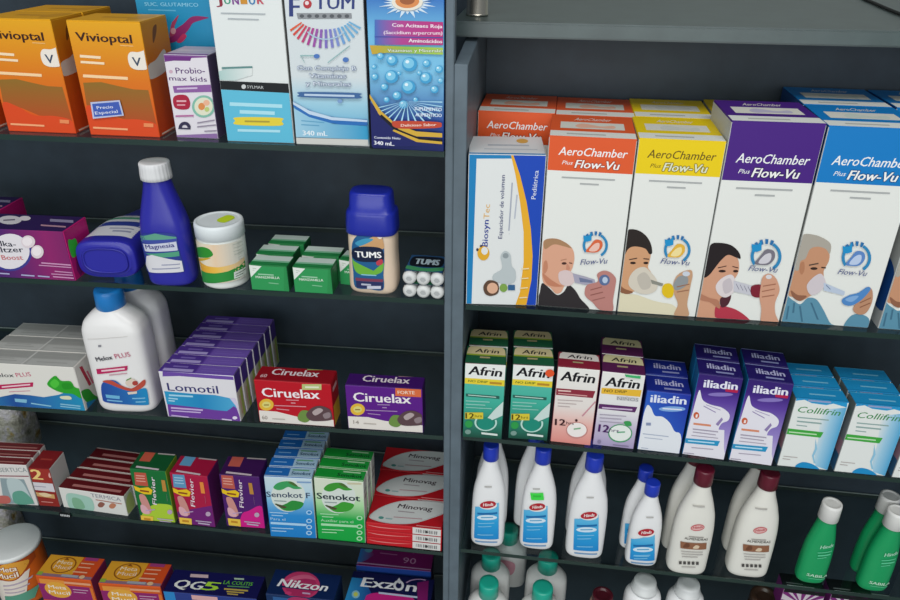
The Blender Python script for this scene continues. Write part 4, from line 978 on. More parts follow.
for (x, y, r) in ((130, 240, 22), (200, 256, 30), (128, 305, 27), (265, 310, 24), (196, 346, 28), (268, 252, 16), (318, 275, 16), (62, 305, 14), (150, 380, 18), (100, 345, 15), (240, 290, 10), (300, 355, 16), (176, 415, 18), (85, 222, 14), (60, 265, 10), (225, 395, 10), (325, 320, 12), (160, 290, 9), (110, 395, 12)):
    a.ell(x, y, r, r*.95, '#3f9ccc'); a.ell(x-r*.12, y-r*.15, r*.72, r*.68, '#7cc4e2'); a.ell(x-r*.3, y-r*.35, r*.25, r*.22, '#e0f0f6')
for k in range(14):
    an = math.radians(200+k*12); a.poly([(190, 400), (190+150*math.cos(an), 400-90*math.sin(an)), (190+150*math.cos(an+.05), 400-90*math.sin(an+.05))], '#a8d8ea')
a.text('SUPLEMENTO', 222, 436, 330, 440, 14, '#dce8f4', bold=.04); a.text('ALIMENTICIO', 226, 460, 330, 463, 14, '#dce8f4', bold=.04)
a.poly([(45, 400), (100, 470), (160, 515), (250, 548), (350, 552), (350, 580), (50, 580)], '#1a2060')
a.poly([(42, 372), (90, 440), (150, 492), (230, 520), (350, 528), (350, 545), (230, 540), (140, 508), (80, 452), (42, 388)], '#d0a83c'); a.poly([(90, 452), (160, 512), (240, 545), (350, 552), (350, 562), (235, 556), (150, 522), (84, 460)], '#14141c'); a.poly([(140, 512), (240, 552), (350, 562), (350, 572), (230, 562), (135, 518)], '#d0a83c')
a.blob([(132, 485), (160, 478), (310, 482), (330, 494), (310, 506), (160, 508)], '#c04830'); a.text('Delicioso Sabor', 168, 501, 308, 498, 11, '#f2dcd0', bold=.04, shear=.1)
a.text('Contenido Neto', 62, 548, 166, 552, 10, '#e0e4f4', bold=.03); a.text('340 mL.', 62, 572, 142, 577, 16, '#eceef6', bold=.05)
c.done()

# ================================================================== LEFT BAY, shelf 2
c = Carton('L2', (-16, 276.5), (76, 281), (-29, 228), tb=(81.7, 216.7), name='antacid_carton', label='purple and magenta effervescent tablet carton with a round white logo, front one', group='purple effervescent cartons', flap='right',
           cols={'front': G('u', (0, '#3a2068'), (.35, '#54246c'), (.8, '#8c2468'), (1, '#7c2464')), 'top': '#2c1a50', 'right': '#b81c6c', 'left': '#2c1a50'})
a = c.face('front').crop(0, 190, 6)
a.ell(62, 375, 130, 112, '#3c3c8c'); a.ell(60, 368, 118, 106, '#e0dce0'); a.text('Alka-', -40, 335, 98, 340, 34, '#2c3040', bold=.03); a.text('Seltzer', -60, 375, 145, 372, 34, '#2c3040', bold=.03); a.text('Boost', 15, 418, 140, 418, 30, '#c8787c', bold=.04)
a.ell(170, 310, 42, 38, '#dcd0d4'); a.ell(165, 308, 30, 26, '#ece4e6'); a.ell(225, 370, 38, 40, '#dcd0d4'); a.ell(222, 366, 27, 28, '#ece4e6')
lines(a, [(250, 436, 432, 450, 8), (235, 450, 430, 464, 6), (330, 486, 436, 496, 6), (310, 502, 440, 510, 6), (320, 518, 445, 528, 7)], '#c890b8'); lines(a, [(-50, 495, 60, 502, 8), (130, 508, 210, 514, 8), (230, 514, 300, 520, 8)], '#a8a8cc')
a = c.face('top').crop(0, 190, 6); a.ell(60, 180, 70, 26, '#cfccd2'); a.bar(20, 182, 90, 178, 8, '#6a6478'); a.ell(150, 170, 34, 14, '#d8d4d8'); lines(a, [(300, 182, 440, 190, 16)], '#8c86a4'); lines(a, [(245, 212, 395, 222, 9)], '#b08898')
a = c.face('right').crop(0, 190, 6); a.blob([(408, 310), (430, 285), (458, 300), (466, 350), (455, 395), (430, 398)], '#3fc83c'); a.poly([(395, 245), (500, 180), (520, 240), (430, 300), (390, 290)], '#c01c74'); a.poly([(455, 400), (500, 470), (490, 540), (460, 480)], '#7c1c64')
c.done()
c.copy('purple and magenta effervescent tablet carton lying behind at the far left', px=(-29-60, 207))

M_COB = mat('#2a2a9c', .28, .5)
MAG = [(0, .84, .84, 3), (.015, .95, .95, 3), (.05, 1, 1, 3), (.40, 1, 1, 3), (.52, .97, .97, 2.8), (.66, .80, .86, 2.4), (.78, .62, .78, 2.1), (.86, .54, .74, 2), (.875, .53, .74, 2)]
MCAP = [(.865, .56), (.87, .62), (.9, .62), (.96, .60), (.99, .60), (1, .57), (1, .46)]
b = Bottle('L2', foot=(168.5, 286), halfw=23.5, top=(151.5, 161), R_y=.70, keys=MAG, cap=MCAP, body_mat=M_COB, cap_mat=mat('#d9dadb', .4, .4), ribs=48, name='antacid_bottle', label='cobalt blue milk of magnesia bottle standing upright with a white ribbed cap', rz=.12)
a = b.label().crop(70, 150, 3.75)
a.blob([(268, 322), (300, 312), (360, 310), (396, 320), (405, 360), (415, 400), (426, 425), (424, 456), (360, 460), (300, 458), (288, 440), (284, 410)], '#2c3c8c')
a.poly([(264, 318), (320, 312), (398, 325), (402, 345), (270, 340)], '#5c9c84'); a.poly([(270, 332), (400, 330), (402, 345), (275, 345)], '#3c4c9c')
a.poly([(276, 350), (398, 342), (404, 375), (284, 378)], '#c9cddc'); a.text('Magnesia', 288, 370, 392, 362, 17, '#2c2c7c', bold=.04); a.poly([(285, 385), (408, 378), (410, 396), (340, 402)], '#4f9c7c')
a.poly([(290, 396), (310, 392), (342, 418), (418, 414), (426, 454), (300, 456), (288, 430)], '#d6d6da'); lines(a, [(345, 430, 412, 426, 4), (310, 444, 412, 440, 4)], '#8f93ac')
b.done()
# lying bottles
def lying(label, px_l, px_r, yb):
    P0 = on('L2', px_l, yb); P1 = on('L2', px_r, yb+2); w = (P1-P0).length; R = w/2; RYv = R*.66
    root = bpy.data.objects.new('antacid_bottle', None); C.objects.link(root); root.empty_display_size = .02
    mid = (P0+P1)/2
    root.location = mid+Vector((0, 0, .0003)); root.rotation_euler = (0, -math.atan(SH['L2']['s']), .10)
    tag(root, label, 'bottle', 'blue milk of magnesia bottles lying down')
    H = .125; Rot = Matrix.Rotation(-math.pi/2, 4, 'X'); T = Matrix.Translation((0, .0, RYv))
    def part(name, secs, m, rib=0):
        bm = bmesh.new(); sl = []
        if rib: ribloft(bm, secs, sl, m, rib)
        else: loft(bm, secs, sl, m, cap0=name != 'base_rim', cap1=name != 'base_rim')
        bmesh.ops.recalc_face_normals(bm, faces=bm.faces[:])
        # profile axis z turned to +y; thickness becomes height
        for v_ in bm.verts: v_.co = Vector((v_.co.x, v_.co.z, v_.co.y+RYv))
        bmesh.ops.reverse_faces(bm, faces=bm.faces[:]); bmesh.ops.recalc_face_normals(bm, faces=bm.faces[:])
        me = bpy.data.meshes.new(name); bm.to_mesh(me); bm.free(); me.materials.append(m); return link(name, me, root)
    keys = [(k[0]*H, k[1]*R, min(k[2]*RYv, RYv), k[3]+.4) for k in MAG]
    keys = [(0, R*.80, RYv*.74, 3), (.001, R*.86, RYv*.80, 3)] + keys[1:]
    part('bottle_body', spline_secs(keys), M_COB)
    part('base_rim', [(-.0004, R*.72, RYv*.64, 3), (-.0012, R*.74, RYv*.66, 3), (-.0012, R*.68, RYv*.60, 3), (-.0004, R*.67, RYv*.59, 3)], M_COB)
    part('cap', [(z*H, r*R*.8, r*R*.8) for z, r in MCAP], mat('#d9dadb', .4, .4), 48)
    bm = bmesh.new(); sl = []
    def mp(s_, t, o):
        ks = [k for k in keys]; ry = RYv; x = s_/R
        for k0, k1 in zip(ks, ks[1:]):
            if k0[0] <= t <= k1[0]: f = (t-k0[0])/(k1[0]-k0[0]+1e-9); ry = k0[2]+(k1[2]-k0[2])*f; rx = k0[1]+(k1[1]-k0[1])*f; x = s_/rx
        return (s_, t, RYv+ry*(1-min(abs(x), .98)**3.2)**(1/3.2)+o+.0003)
    a = Art(mp, None, R, H, bm, sl, clamp=False, fine=.005); a.norm()
    a.rect(-.82, .12, .82, .62, '#d0d2d8'); a.rect(-.8, .34, .8, .44, '#2c3c8c'); a.rect(-.8, .50, .8, .56, '#4f9c7c'); a.bar(0, .22, .6, .22, .03, '#8f93ac'); a.bar(-.2, .28, .6, .28, .02, '#8f93ac')
    me = bpy.data.meshes.new('label'); bm.to_mesh(me); bm.free(); [me.materials.append(m_) for m_ in sl]; link('label', me, root)
    return root
r1 = lying('cobalt blue bottle lying down with its base facing out, beside the upright one', 78, 138, 280)
r1.location += Vector((0, .004, 0))
dup(r1, Vector((.018, .020, RX.x*0+.0)) + Vector((0, .0, 0)), 'x') if False else None

# fibre tub
b = Bottle('L2', foot=(218.5, 289), halfw=24, top=(216, 219), R_y=1.0, keys=[(0, .88, .88, 2), (.02, .95, .95, 2), (.05, .97, .97, 2), (.10, .95, .95, 2), (.13, .97, .97, 2), (.74, .97, .97, 2), (.78, .93, .93, 2)],
           cap=[(.77, .95), (.78, 1.0), (.96, 1.0), (.995, .97), (1, .92), (1, .86), (.985, .84)], body_mat=mat('#dde2dd', .35, .45), cap_mat=mat('#dce3e4', .35, .4), capname='lid', smooth=False,
           name='fibre_tub', label='round white fibre tub with green and orange band and a lime sticker on its lid', cat='tub', Rm=None)
a = b.label().crop(185, 200, 6)
W_ = b.R; 
def band(a, z0, z1, col, x0=-.96, x1=.96):
    a.norm(); a.rect(x0, z0, x1, z1, col)
band(a, .12, .74, G('u', (0, '#d8d0b0'), (.3, '#e6dcc4'), (.55, '#e2c8a8'), (1, '#d0d4cc')))
a.crop(185, 200, 6)
a.poly([(88, 360), (130, 392), (200, 402), (300, 380), (345, 350), (350, 400), (300, 430), (200, 445), (110, 440)], G('u', (0, '#e0a01c'), (.5, '#e6b84c'), (1, '#e0c8a0')))
a.poly([(100, 418), (180, 438), (260, 425), (320, 400), (370, 350), (372, 430), (320, 470), (220, 492), (110, 485)], '#2c8c3c')
a.blob([(70, 290), (110, 280), (150, 295), (170, 325), (150, 342), (110, 345), (76, 335)], '#2f8c30'); a.blob([(70, 352), (110, 348), (155, 345), (130, 358), (80, 366)], '#c9a42c')
a.bar(270, 238, 330, 216, 6, '#9aa49c'); lines(a, [(280, 270, 338, 250, 4), (285, 290, 340, 270, 4), (285, 310, 342, 290, 4), (290, 330, 344, 308, 4)], '#b8bcb0')
a.poly([(290, 432), (342, 420), (344, 460), (292, 472)], '#d4dcd4'); lines(a, [(298, 445, 336, 437, 5), (300, 458, 330, 452, 5)], '#6c7c6c')
b.done()
bm = bmesh.new(); R = b.R
bm.faces.new([bm.verts.new((R*.26+R*.30*math.cos(t)+R*.04*math.sin(3*t), R*.15+R*.42*math.sin(t), b.H*.985+.0004)) for t in [i*math.pi/14 for i in range(28)]])
me = bpy.data.meshes.new('sticker'); bm.to_mesh(me); bm.free(); me.materials.append(mat('#c4dc2c')); link('sticker', me, b.root, 'lime green sticker')

# small green tea cartons
c = Carton('L2', (251.9, 289.6), (289.6, 291.8), (249.2, 264.4), tb=(254.6, 254.6), name='small_carton', label='little green carton with a white corner, front one of the left column', group='little green cartons',
           cols={'front': '#2f9454', 'top': '#1f7a40', 'left': '#1c5c34', 'right': '#1c5c34'})
a = c.face('front').crop(235, 225, 8)
a.poly([(112, 318), (212, 330), (128, 418)], '#dfe6de'); lines(a, [(140, 345, 170, 350, 5), (140, 360, 155, 362, 4)], '#a9b8a8'); a.text('MANZANILLA', 168, 424, 358, 432, 20, '#d8e8d8', bold=.04); lines(a, [(185, 392, 310, 400, 9)], '#9cccaa'); lines(a, [(270, 462, 350, 470, 8)], '#7cbc90'); a.rect(392, 330, 425, 530, '#2a8a4c')
a = c.face('top').norm(); a.rect(0, .50, 1, 1, '#c2d2ca'); a.rect(0, .34, 1, .5, '#7cb894'); a.bar(.1, .2, .8, .2, .04, '#2f9454')
c.done()
T0 = (249.2, 264.4)
c.copy('little green carton second from the front in the left column', px=(T0[0]+6.4, T0[1]-11))
c.copy('little green carton furthest back in the left column', px=(T0[0]+18.5, T0[1]-21.5))
v = on('L2', 295, 291.8)-on('L2', 251.9, 289.6)
c.copy('little green carton with a white corner, front one of the right column', dx=v.dot(c.ex), dy=v.dot(c.ey)-.0006)
c.copy('little green carton behind the front one of the right column', px=(T0[0]+43+9, T0[1]-9.5))
c.copy('little green carton turned slightly, squeezed in beside the antacid bottle', dx=.088, dy=.021, rz=-.12)

# antacid bottle with blue cap
TB = [(0, .86, .86, 4), (.02, .95, .95, 4), (.06, 1, 1, 4), (.20, 1, 1, 3.6), (.40, .97, .97, 3.4), (.56, .98, .98, 3.4), (.63, .94, .94, 3.2), (.66, .9, .9, 3)]
b = Bottle('L2', foot=(372, 293.5), halfw=24.5, top=(370, 189), R_y=.72, keys=TB, cap=[(.60, .99, .73, 3.6), (.61, 1.03, .76, 3.6), (.66, 1.03, .76, 3.6), (.79, 1.0, .74, 3.4), (.815, .97, .72, 3.4), (.83, .87, .62, 3.4), (.97, .84, .60, 3.4), (.995, .80, .57, 3.2), (1, .70, .5, 3)],
           body_mat=mat('#e0cab2', .22, .55), cap_mat=mat('#1d2a9c', .28, .5), name='antacid_bottle', label='cream antacid tablet bottle with big dark blue cap and an oval dark label', rz=.0)
a = b.label().crop(340, 180, 4.8)
a.blob([(62, 300), (90, 262), (140, 252), (195, 262), (208, 300), (212, 380), (208, 450), (206, 525), (140, 522), (76, 512), (66, 440), (60, 370)], '#1f5c8c')
a.blob([(100, 300), (150, 275), (190, 262), (206, 290), (206, 330), (150, 320), (100, 330)], '#c99c6c'); a.blob([(75, 300), (120, 280), (160, 285), (100, 315)], '#3f94b8')
a.blob([(62, 375), (90, 420), (140, 438), (190, 420), (208, 395), (200, 440), (140, 458), (80, 440)], '#6cae3c'); a.blob([(60, 340), (80, 322), (140, 318), (200, 330), (206, 385), (150, 392), (90, 388), (64, 370)], '#14203c')
a.text('TUMS', 78, 368, 198, 372, 30, '#f0f0ee', bold=.06); a.blob([(175, 390), (200, 378), (204, 400), (180, 408)], '#b83c4c'); a.blob([(172, 262), (190, 250), (204, 268), (190, 282)], '#e6d8cc')
a.poly([(78, 466), (206, 474), (206, 488), (78, 480)], '#7c3c54'); a.bar(105, 452, 175, 456, 5, '#8cc0d8'); a.poly([(80, 482), (206, 490), (204, 524), (82, 512)], '#28305c'); a.bar(105, 498, 150, 501, 8, '#b8bccc'); a.rect(132, 506, 196, 520, '#c9ccd8')
b.done()
a = None

# antacid rolls: two three-roll packs
def roll_pack(label, x, y, dz, top):
    P = on('L2', x, y); root = bpy.data.objects.new('roll_pack', None); C.objects.link(root); root.empty_display_size = .02
    root.location = P+Vector((.0215, .024, dz)); tag(root, label, 'tablet rolls', 'antacid roll packs'); R = .0069; L = .046
    for k in range(3):
        bm = bmesh.new(); sl = []
        loft(bm, [(-L/2+.0005, R*.35, R*.35), (-L/2, R*.6, R*.6), (-L/2+.002, R*.93, R*.93), (-L/2+.004, R, R), (L/2-.004, R, R), (L/2-.002, R*.93, R*.93), (L/2, R*.5, R*.5)], sl, mat('#d2d4d2', .4, .4), n=24)
        for v_ in bm.verts: v_.co = Vector((v_.co.x+(k-1)*.0139, v_.co.z, v_.co.y+R+.0001))
        bmesh.ops.recalc_face_normals(bm, faces=bm.faces[:])
        me = bpy.data.meshes.new('tablet_roll'); bm.to_mesh(me); bm.free(); me.materials.append(sl[0]); o = link('tablet_roll', me, root)
        bm = bmesh.new()
        pr = [(-.55, .2), (-.2, .7), (.3, .55), (.6, 0), (.2, -.5), (-.3, -.4)]
        bm.faces.new([bm.verts.new((px_*R*.8+(k-1)*.0139, -L/2-.0002, R+pz*R*.55)) for px_, pz in pr])
        me = bpy.data.meshes.new('twisted_end'); bm.to_mesh(me); bm.free(); me.materials.append(mat('#aeb1b1', .5, .3)); link('twisted_end', me, o)
    bm = bmesh.new(); sl = []
    mp = lambda s_, t, o: (s_-.0195, t-.019, 2*R+.0006+o)
    vs = [(x_, z_) for x_, z_ in ((-.0198, R), (-.0185, 2*R+.0003), (-.012, 2*R+.0006), (.012, 2*R+.0006), (.0185, 2*R+.0003), (.0198, R))]
    A1 = [bm.verts.new((x_, -.019, z_)) for x_, z_ in vs]; A2 = [bm.verts.new((x_, .019, z_)) for x_, z_ in vs]
    for i in range(5): bm.faces.new((A1[i], A1[i+1], A2[i+1], A2[i]))
    sl.append(mat('#274f78'))
    ar = Art(mp, None, .039, .038, bm, sl, clamp=True); ar.norm(); ar.k = 3
    ar.blob([(.05, .1), (.5, .0), (.95, .1), (.95, .3), (.5, .2), (.05, .3)], '#3f8c5c'); ar.blob([(.08, .4), (.25, .28), (.75, .28), (.92, .4), (.92, .8), (.75, .92), (.25, .92), (.08, .8)], '#10151f')
    ar.text('TUMS', .2, .42, .82, .42, .36, '#a8bcc4', bold=.05)
    me = bpy.data.meshes.new('wrapper_band'); bm.to_mesh(me); bm.free(); [me.materials.append(m_) for m_ in sl]; link('wrapper_band', me, root, 'blue wrapper with pale lettering')
    return root
P_ = (401.5, 298.5)
roll_pack('antacid roll pack of three, bottom one of the stack beside the upright', *P_, 0.0003, False)
roll_pack('antacid roll pack with its blue wrapper facing up, top one of the stack', *P_, .0147, True)

# ================================================================== LEFT BAY, shelf 3
c = Carton('L3', (-12, 405), (86, 411), (-26, 362), d=.0295, name='antacid_carton', label='white antacid carton with green mint leaves and blue wave, front one', group='white mint antacid cartons', flap='right',
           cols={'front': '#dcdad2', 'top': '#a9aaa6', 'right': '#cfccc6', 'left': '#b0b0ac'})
a = c.face('front').crop(0, 310, 5.4545)
a.text('Melox', -50, 366, 78, 366, 22, '#33343a', bold=.03); a.text('PLUS', 92, 366, 172, 360, 24, '#c04a6c', bold=.01); a.poly([(-60, 412), (182, 394), (180, 418), (-60, 438)], '#b81c54'); a.bar(10, 420, 165, 406, 8, '#e6c4cc'); lines(a, [(50, 446, 165, 440, 4)], '#c98a9c')
a.poly([(-70, 490), (20, 470), (80, 458), (160, 464), (240, 475), (320, 462), (380, 440), (440, 440), (480, 560), (-70, 540)], G('u', (0, '#2c7cac'), (.3, '#1f4c94'), (.6, '#2a70ac'), (1, '#1f8cb4')))
a.poly([(80, 482), (148, 488), (146, 506), (84, 500)], '#7fb8d0'); lines(a, [(170, 508, 280, 524, 6), (330, 512, 440, 524, 6), (330, 524, 440, 536, 5)], '#8cc0d4')
a.blob([(258, 402), (300, 358), (335, 385), (385, 388), (410, 420), (450, 430), (490, 445), (470, 470), (440, 480), (400, 458), (350, 452), (300, 435)], '#2fa02c'); a.blob([(275, 400), (300, 375), (325, 400), (300, 425)], '#4cc03c'); a.blob([(340, 400), (385, 400), (400, 425), (350, 430)], '#249024'); a.blob([(330, 470), (380, 468), (390, 486), (340, 484)], '#d8d8b8')
a = c.face('right').crop(0, 310, 5.4545); a.poly([(432, 312), (448, 305), (500, 405), (486, 415)], '#a82c44'); a.poly([(470, 335), (478, 330), (512, 396), (504, 402)], '#c8607c'); a.blob([(440, 450), (480, 430), (510, 460), (535, 480), (500, 500), (470, 500)], '#2a8c2c'); a.poly([(470, 505), (520, 485), (525, 520), (480, 548)], '#1f74a4')
a = c.face('top').norm()
a.rect(.02, .06, .47, .46, '#b7b8b4'); a.rect(.52, .06, .98, .46, '#b3b4b0'); a.rect(.02, .5, .98, .92, '#9d9e9a'); a.poly([(.47, 0), (.49, 0), (.51, 1), (.49, 1)], '#c6c6c2'); lines(a, [(.1, .25, .4, .25, .05), (.1, .4, .35, .4, .04), (.6, .25, .9, .25, .05), (.6, .7, .9, .7, .05), (.1, .7, .4, .7, .05)], '#a3a4a0'); a.rect(0, .95, 1, 1, '#c6c6c2')
c.done()
c.copy('white antacid carton, middle one of the row of three', dx=.001, dy=c.d+.0012); c.copy('white antacid carton, rearmost of the row of three', dx=.002, dy=2*(c.d+.0012))
MX = [(0, .84, .84, 4), (.02, .95, .95, 4), (.06, 1, 1, 4.2), (.40, 1.0, 1, 4.2), (.60, 1.0, 1, 4.2), (.70, .99, .99, 4), (.765, .90, .92, 3.4), (.82, .66, .78, 2.6), (.85, .47, .74, 2), (.87, .45, .72, 2)]
b = Bottle('L3', foot=(125.5, 412), halfw=30, top=(106, 288), R_y=.62, keys=MX, cap=[(.845, .43), (.85, .455), (.98, .435), (1, .41), (1, .3)], body_mat=mat('#e6e5e3', .3, .5), cap_mat=mat('#1c78c0', .32, .5),
           name='antacid_bottle', label='big white antacid bottle with blue cap and printed red fruit, in front', group='white antacid bottles', rz=.10)
a = b.label().crop(60, 280, 4.286)
a.bar(120, 252, 290, 240, 2, '#cfccc8'); a.bar(165, 282, 178, 281, 9, '#8a8a90')
a.text('Melox', 160, 348, 228, 338, 20, '#4a4a52', bold=.03); a.text('PLUS', 240, 336, 304, 325, 22, '#c05a78', bold=.0); a.poly([(158, 380), (290, 366), (288, 386), (162, 402)], '#b8245c'); a.bar(180, 388, 278, 378, 7, '#e6c8d0'); lines(a, [(212, 406, 288, 398, 4)], '#c890a0')
a.blob([(180, 450), (200, 430), (240, 430), (280, 462), (320, 472), (358, 462), (372, 470), (380, 520), (372, 534), (290, 532), (200, 522), (184, 500)], G('u', (0, '#24489c'), (.6, '#2468ac'), (1, '#1f8cc0')))
a.blob([(185, 432), (220, 428), (260, 448), (310, 462), (360, 425), (362, 450), (320, 475), (270, 466), (220, 446)], '#b84c3c'); a.ell(305, 438, 24, 17, '#d8c8b8'); a.ell(322, 440, 12, 10, '#a84038'); a.bar(285, 428, 305, 418, 5, '#4f8c3c')
a.poly([(198, 488), (258, 494), (258, 508), (202, 502)], '#6cb0d4'); lines(a, [(205, 512, 270, 518, 5), (310, 505, 365, 503, 5), (325, 520, 368, 518, 5)], '#7cb8d8'); a.poly([(290, 478), (330, 474), (330, 484), (294, 488)], '#dccfc0')
b.done()
b.copy('big white antacid bottle standing behind the front one, cap hidden under the shelf', v=Vector((-.004, .048, 0)), skip=('label',))
# Lomotil row
c = Carton('L3', (168, 416.6), (241, 421.6), (162, 371), d=.0174, name='medicine_carton', label='violet and white carton with dark lettering, front of a row of seven', group='violet cartons in a long row',
           cols={'front': '#dcdade', 'top': '#5c3f98', 'right': '#cfcab8', 'left': '#5c3f98'})
a = c.face('front').crop(155, 310, 5)
a.poly([(36, 300), (422, 335), (422, 352), (300, 344), (120, 330), (38, 332)], '#6a4aa0'); a.text('Lomotil', 66, 402, 318, 418, 40, '#34346c', bold=.02)
a.poly([(46, 405), (180, 418), (300, 425), (372, 440), (400, 470), (420, 520), (300, 502), (60, 470)], G('u', (0, '#2c98c4'), (.5, '#2486bc'), (1, '#4fa8d0'))); a.poly([(62, 470), (200, 486), (300, 500), (360, 505), (395, 480), (418, 500), (432, 560), (70, 530)], '#6a3c98'); a.poly([(372, 438), (400, 440), (424, 470), (426, 530), (405, 480)], '#cfc6dc')
lines(a, [(70, 425, 190, 432, 8), (68, 440, 115, 445, 6), (68, 452, 100, 455, 6)], '#a9d4e6'); lines(a, [(80, 488, 240, 500, 8), (82, 502, 230, 512, 6), (82, 525, 170, 535, 5)], '#c3aed8'); a.ell(400, 538, 12, 8, '#e0d8e8'); a.bar(335, 544, 385, 550, 6, '#d0c4e0')
a = c.face('top').norm(); a.rect(0, 0, .48, 1, '#4a3088'); a.rect(.5, .05, 1, .95, '#6c52a8'); a.bar(.05, .22, .45, .22, .3, '#a598cc'); a.bar(.15, .62, .35, .62, .16, '#7a68b0'); lines(a, [(.55, .3, .95, .3, .08), (.55, .55, .9, .55, .08)], '#7a62b4')
a = c.face('right').norm(); a.rect(0, .62, 1, 1, '#4f3690'); a.rect(.0, 0, .2, .62, '#dedbd4'); a.rect(.55, 0, .9, .62, '#a8bc5c'); a.rect(.35, .1, .5, .5, '#d0a890')
c.done()
for k in range(1, 7):
    c.copy('violet and white carton, %s of the row of seven' % ('second', 'third', 'fourth', 'fifth', 'sixth', 'rearmost')[k-1], dx=.0006*k, dy=k*(c.d+.0011))
# Ciruelax
def cir(bl, br, tl, tb, col, colr, dark, label, kind):
    c = Carton('L3', bl, br, tl, tb=tb, name='tea_carton', label=label, group='prune laxative cartons', cols={'front': col, 'top': dark, 'right': colr, 'left': dark})
    a = c.face('front').crop(245, 355, 4.737)
    o = (0, 0) if kind == 'r' else (432, 22)
    P0 = a.P; a.P = lambda x, y: P0(x+o[0], y+o[1])
    a.poly([(66, 262), (150, 268), (230, 288), (300, 305), (430, 308), (430, 340), (66, 325)] if kind == 'r' else [(52, 268), (150, 272), (230, 290), (320, 300), (420, 312), (420, 350), (52, 325)], '#e2dcd4')
    a.rect(270, 138, 362, 165, '#b8c07c') if kind == 'r' else a.poly([(280, 134), (402, 140), (402, 178), (280, 172)], '#d86c40')
    if kind == 'r': a.bar(285, 152, 350, 153, 8, '#dfe4c8')
    else: a.text('FORTE', 292, 162, 372, 164, 16, '#f0d8c4', bold=.03)
    a.text('Ciruelax', 84, 196, 354, 208, 44, '#efe8ea', bold=.035)
    a.ell(102, 235, 34, 28, '#e0b43c'); a.ell(102, 235, 20, 15, '#d8d078'); a.bar(90, 236, 114, 236, 5, '#8c6c2c')
    lines(a, [(195, 212, 255, 214, 4), (218, 226, 240, 227, 5), (140, 238, 290, 244, 4), (150, 254, 210, 260, 4)], '#d8949c' if kind == 'r' else '#a888b8')
    a.blob([(250, 290), (270, 262), (310, 268), (312, 300), (290, 318), (258, 310)], '#6c8c44'); a.blob([(290, 280), (320, 248), (360, 240), (400, 255), (412, 280), (410, 305), (360, 312), (310, 308)], '#5a4448'); a.blob([(320, 268), (350, 250), (370, 262), (335, 285)], '#b0a0a0'); a.blob([(370, 280), (400, 270), (405, 292), (380, 300)], '#8c7c80')
    a.text('60' if kind == 'r' else '14', 82, 302, 108, 304, 18, '#9c948c'); a.bar(130, 300, 190, 304, 4, '#b8b0a8')
    a = c.face('top').crop(245, 355, 4.737); P1 = a.P; o2 = (0, 0) if kind == 'r' else (432, 32); a.P = lambda x, y: P1(x+o2[0], y+o2[1])
    a.text('Ciruelax', 122, 92, 345, 104, 30, '#ded4d8', bold=.03); a.rect(296, 62, 370, 72, '#8c9c5c' if kind == 'r' else '#9c7c84'); 
    if kind == 'r': a.text('60', 70, 105, 100, 106, 16, '#d8b0b4', bold=.03)
    if kind == 'r':
        a = c.face('right').norm(); a.rect(.1, .0, 1, .45, '#d8a42c'); a.bar(.2, .8, .8, .8, .1, '#e0a8a8')
    return c.done()
cir((259.8, 421.8), (334.6, 427), (255.6, 379.3), (260.8, 365.8), '#b81424', '#b01420', '#8c0f1c', 'red prune laxative carton with 60 on its corner, left of the purple one', 'r')
cir((348.4, 428.2), (423.2, 433), (345.4, 384.6), (348.4, 373), '#5a1c84', '#3c1460', '#3a1160', 'purple prune laxative carton with an orange FORTE tag, right of the red one', 'p')
# ================================================================== LEFT BAY, shelf 4
def speck():
    m = bpy.data.materials.new('seed_mix'); m.use_nodes = True; nt = m.node_tree; b = nt.nodes['Principled BSDF']; b.inputs['Roughness'].default_value = .3
    tc = nt.nodes.new('ShaderNodeTexCoord')
    v1 = nt.nodes.new('ShaderNodeTexVoronoi'); v1.inputs['Scale'].default_value = 260; nt.links.new(tc.outputs['Object'], v1.inputs['Vector'])
    n1 = nt.nodes.new('ShaderNodeTexNoise'); n1.inputs['Scale'].default_value = 45; n1.inputs['Detail'].default_value = 5; nt.links.new(tc.outputs['Object'], n1.inputs['Vector'])
    r1 = nt.nodes.new('ShaderNodeValToRGB'); e = r1.color_ramp.elements
    e[0].position = .30; e[0].color = rgb('#7a7868'); e[1].position = .72; e[1].color = rgb('#8a6428')
    for p_, h_ in ((.42, '#b0aea0'), (.52, '#c6c2c8'), (.60, '#b4b094'), (.66, '#a88c4c')): e.new(p_).color = rgb(h_)
    mx = nt.nodes.new('ShaderNodeMix'); mx.data_type = 'RGBA'; mx.blend_type = 'MULTIPLY'; mx.inputs[0].default_value = .35
    nt.links.new(n1.outputs['Fac'], r1.inputs[0]); nt.links.new(r1.outputs[0], mx.inputs[6]); bw = nt.nodes.new('ShaderNodeRGBToBW'); nt.links.new(v1.outputs['Color'], bw.inputs[0]); nt.links.new(bw.outputs[0], mx.inputs[7]); nt.links.new(mx.outputs[2], b.inputs['Base Color'])
    bp = nt.nodes.new('ShaderNodeBump'); bp.inputs['Distance'].default_value = .002; bp.inputs['Strength'].default_value = .5
    nt.links.new(v1.outputs['Distance'], bp.inputs['Height']); nt.links.new(bp.outputs[0], b.inputs['Normal'])
    return m
M_SEED = speck()
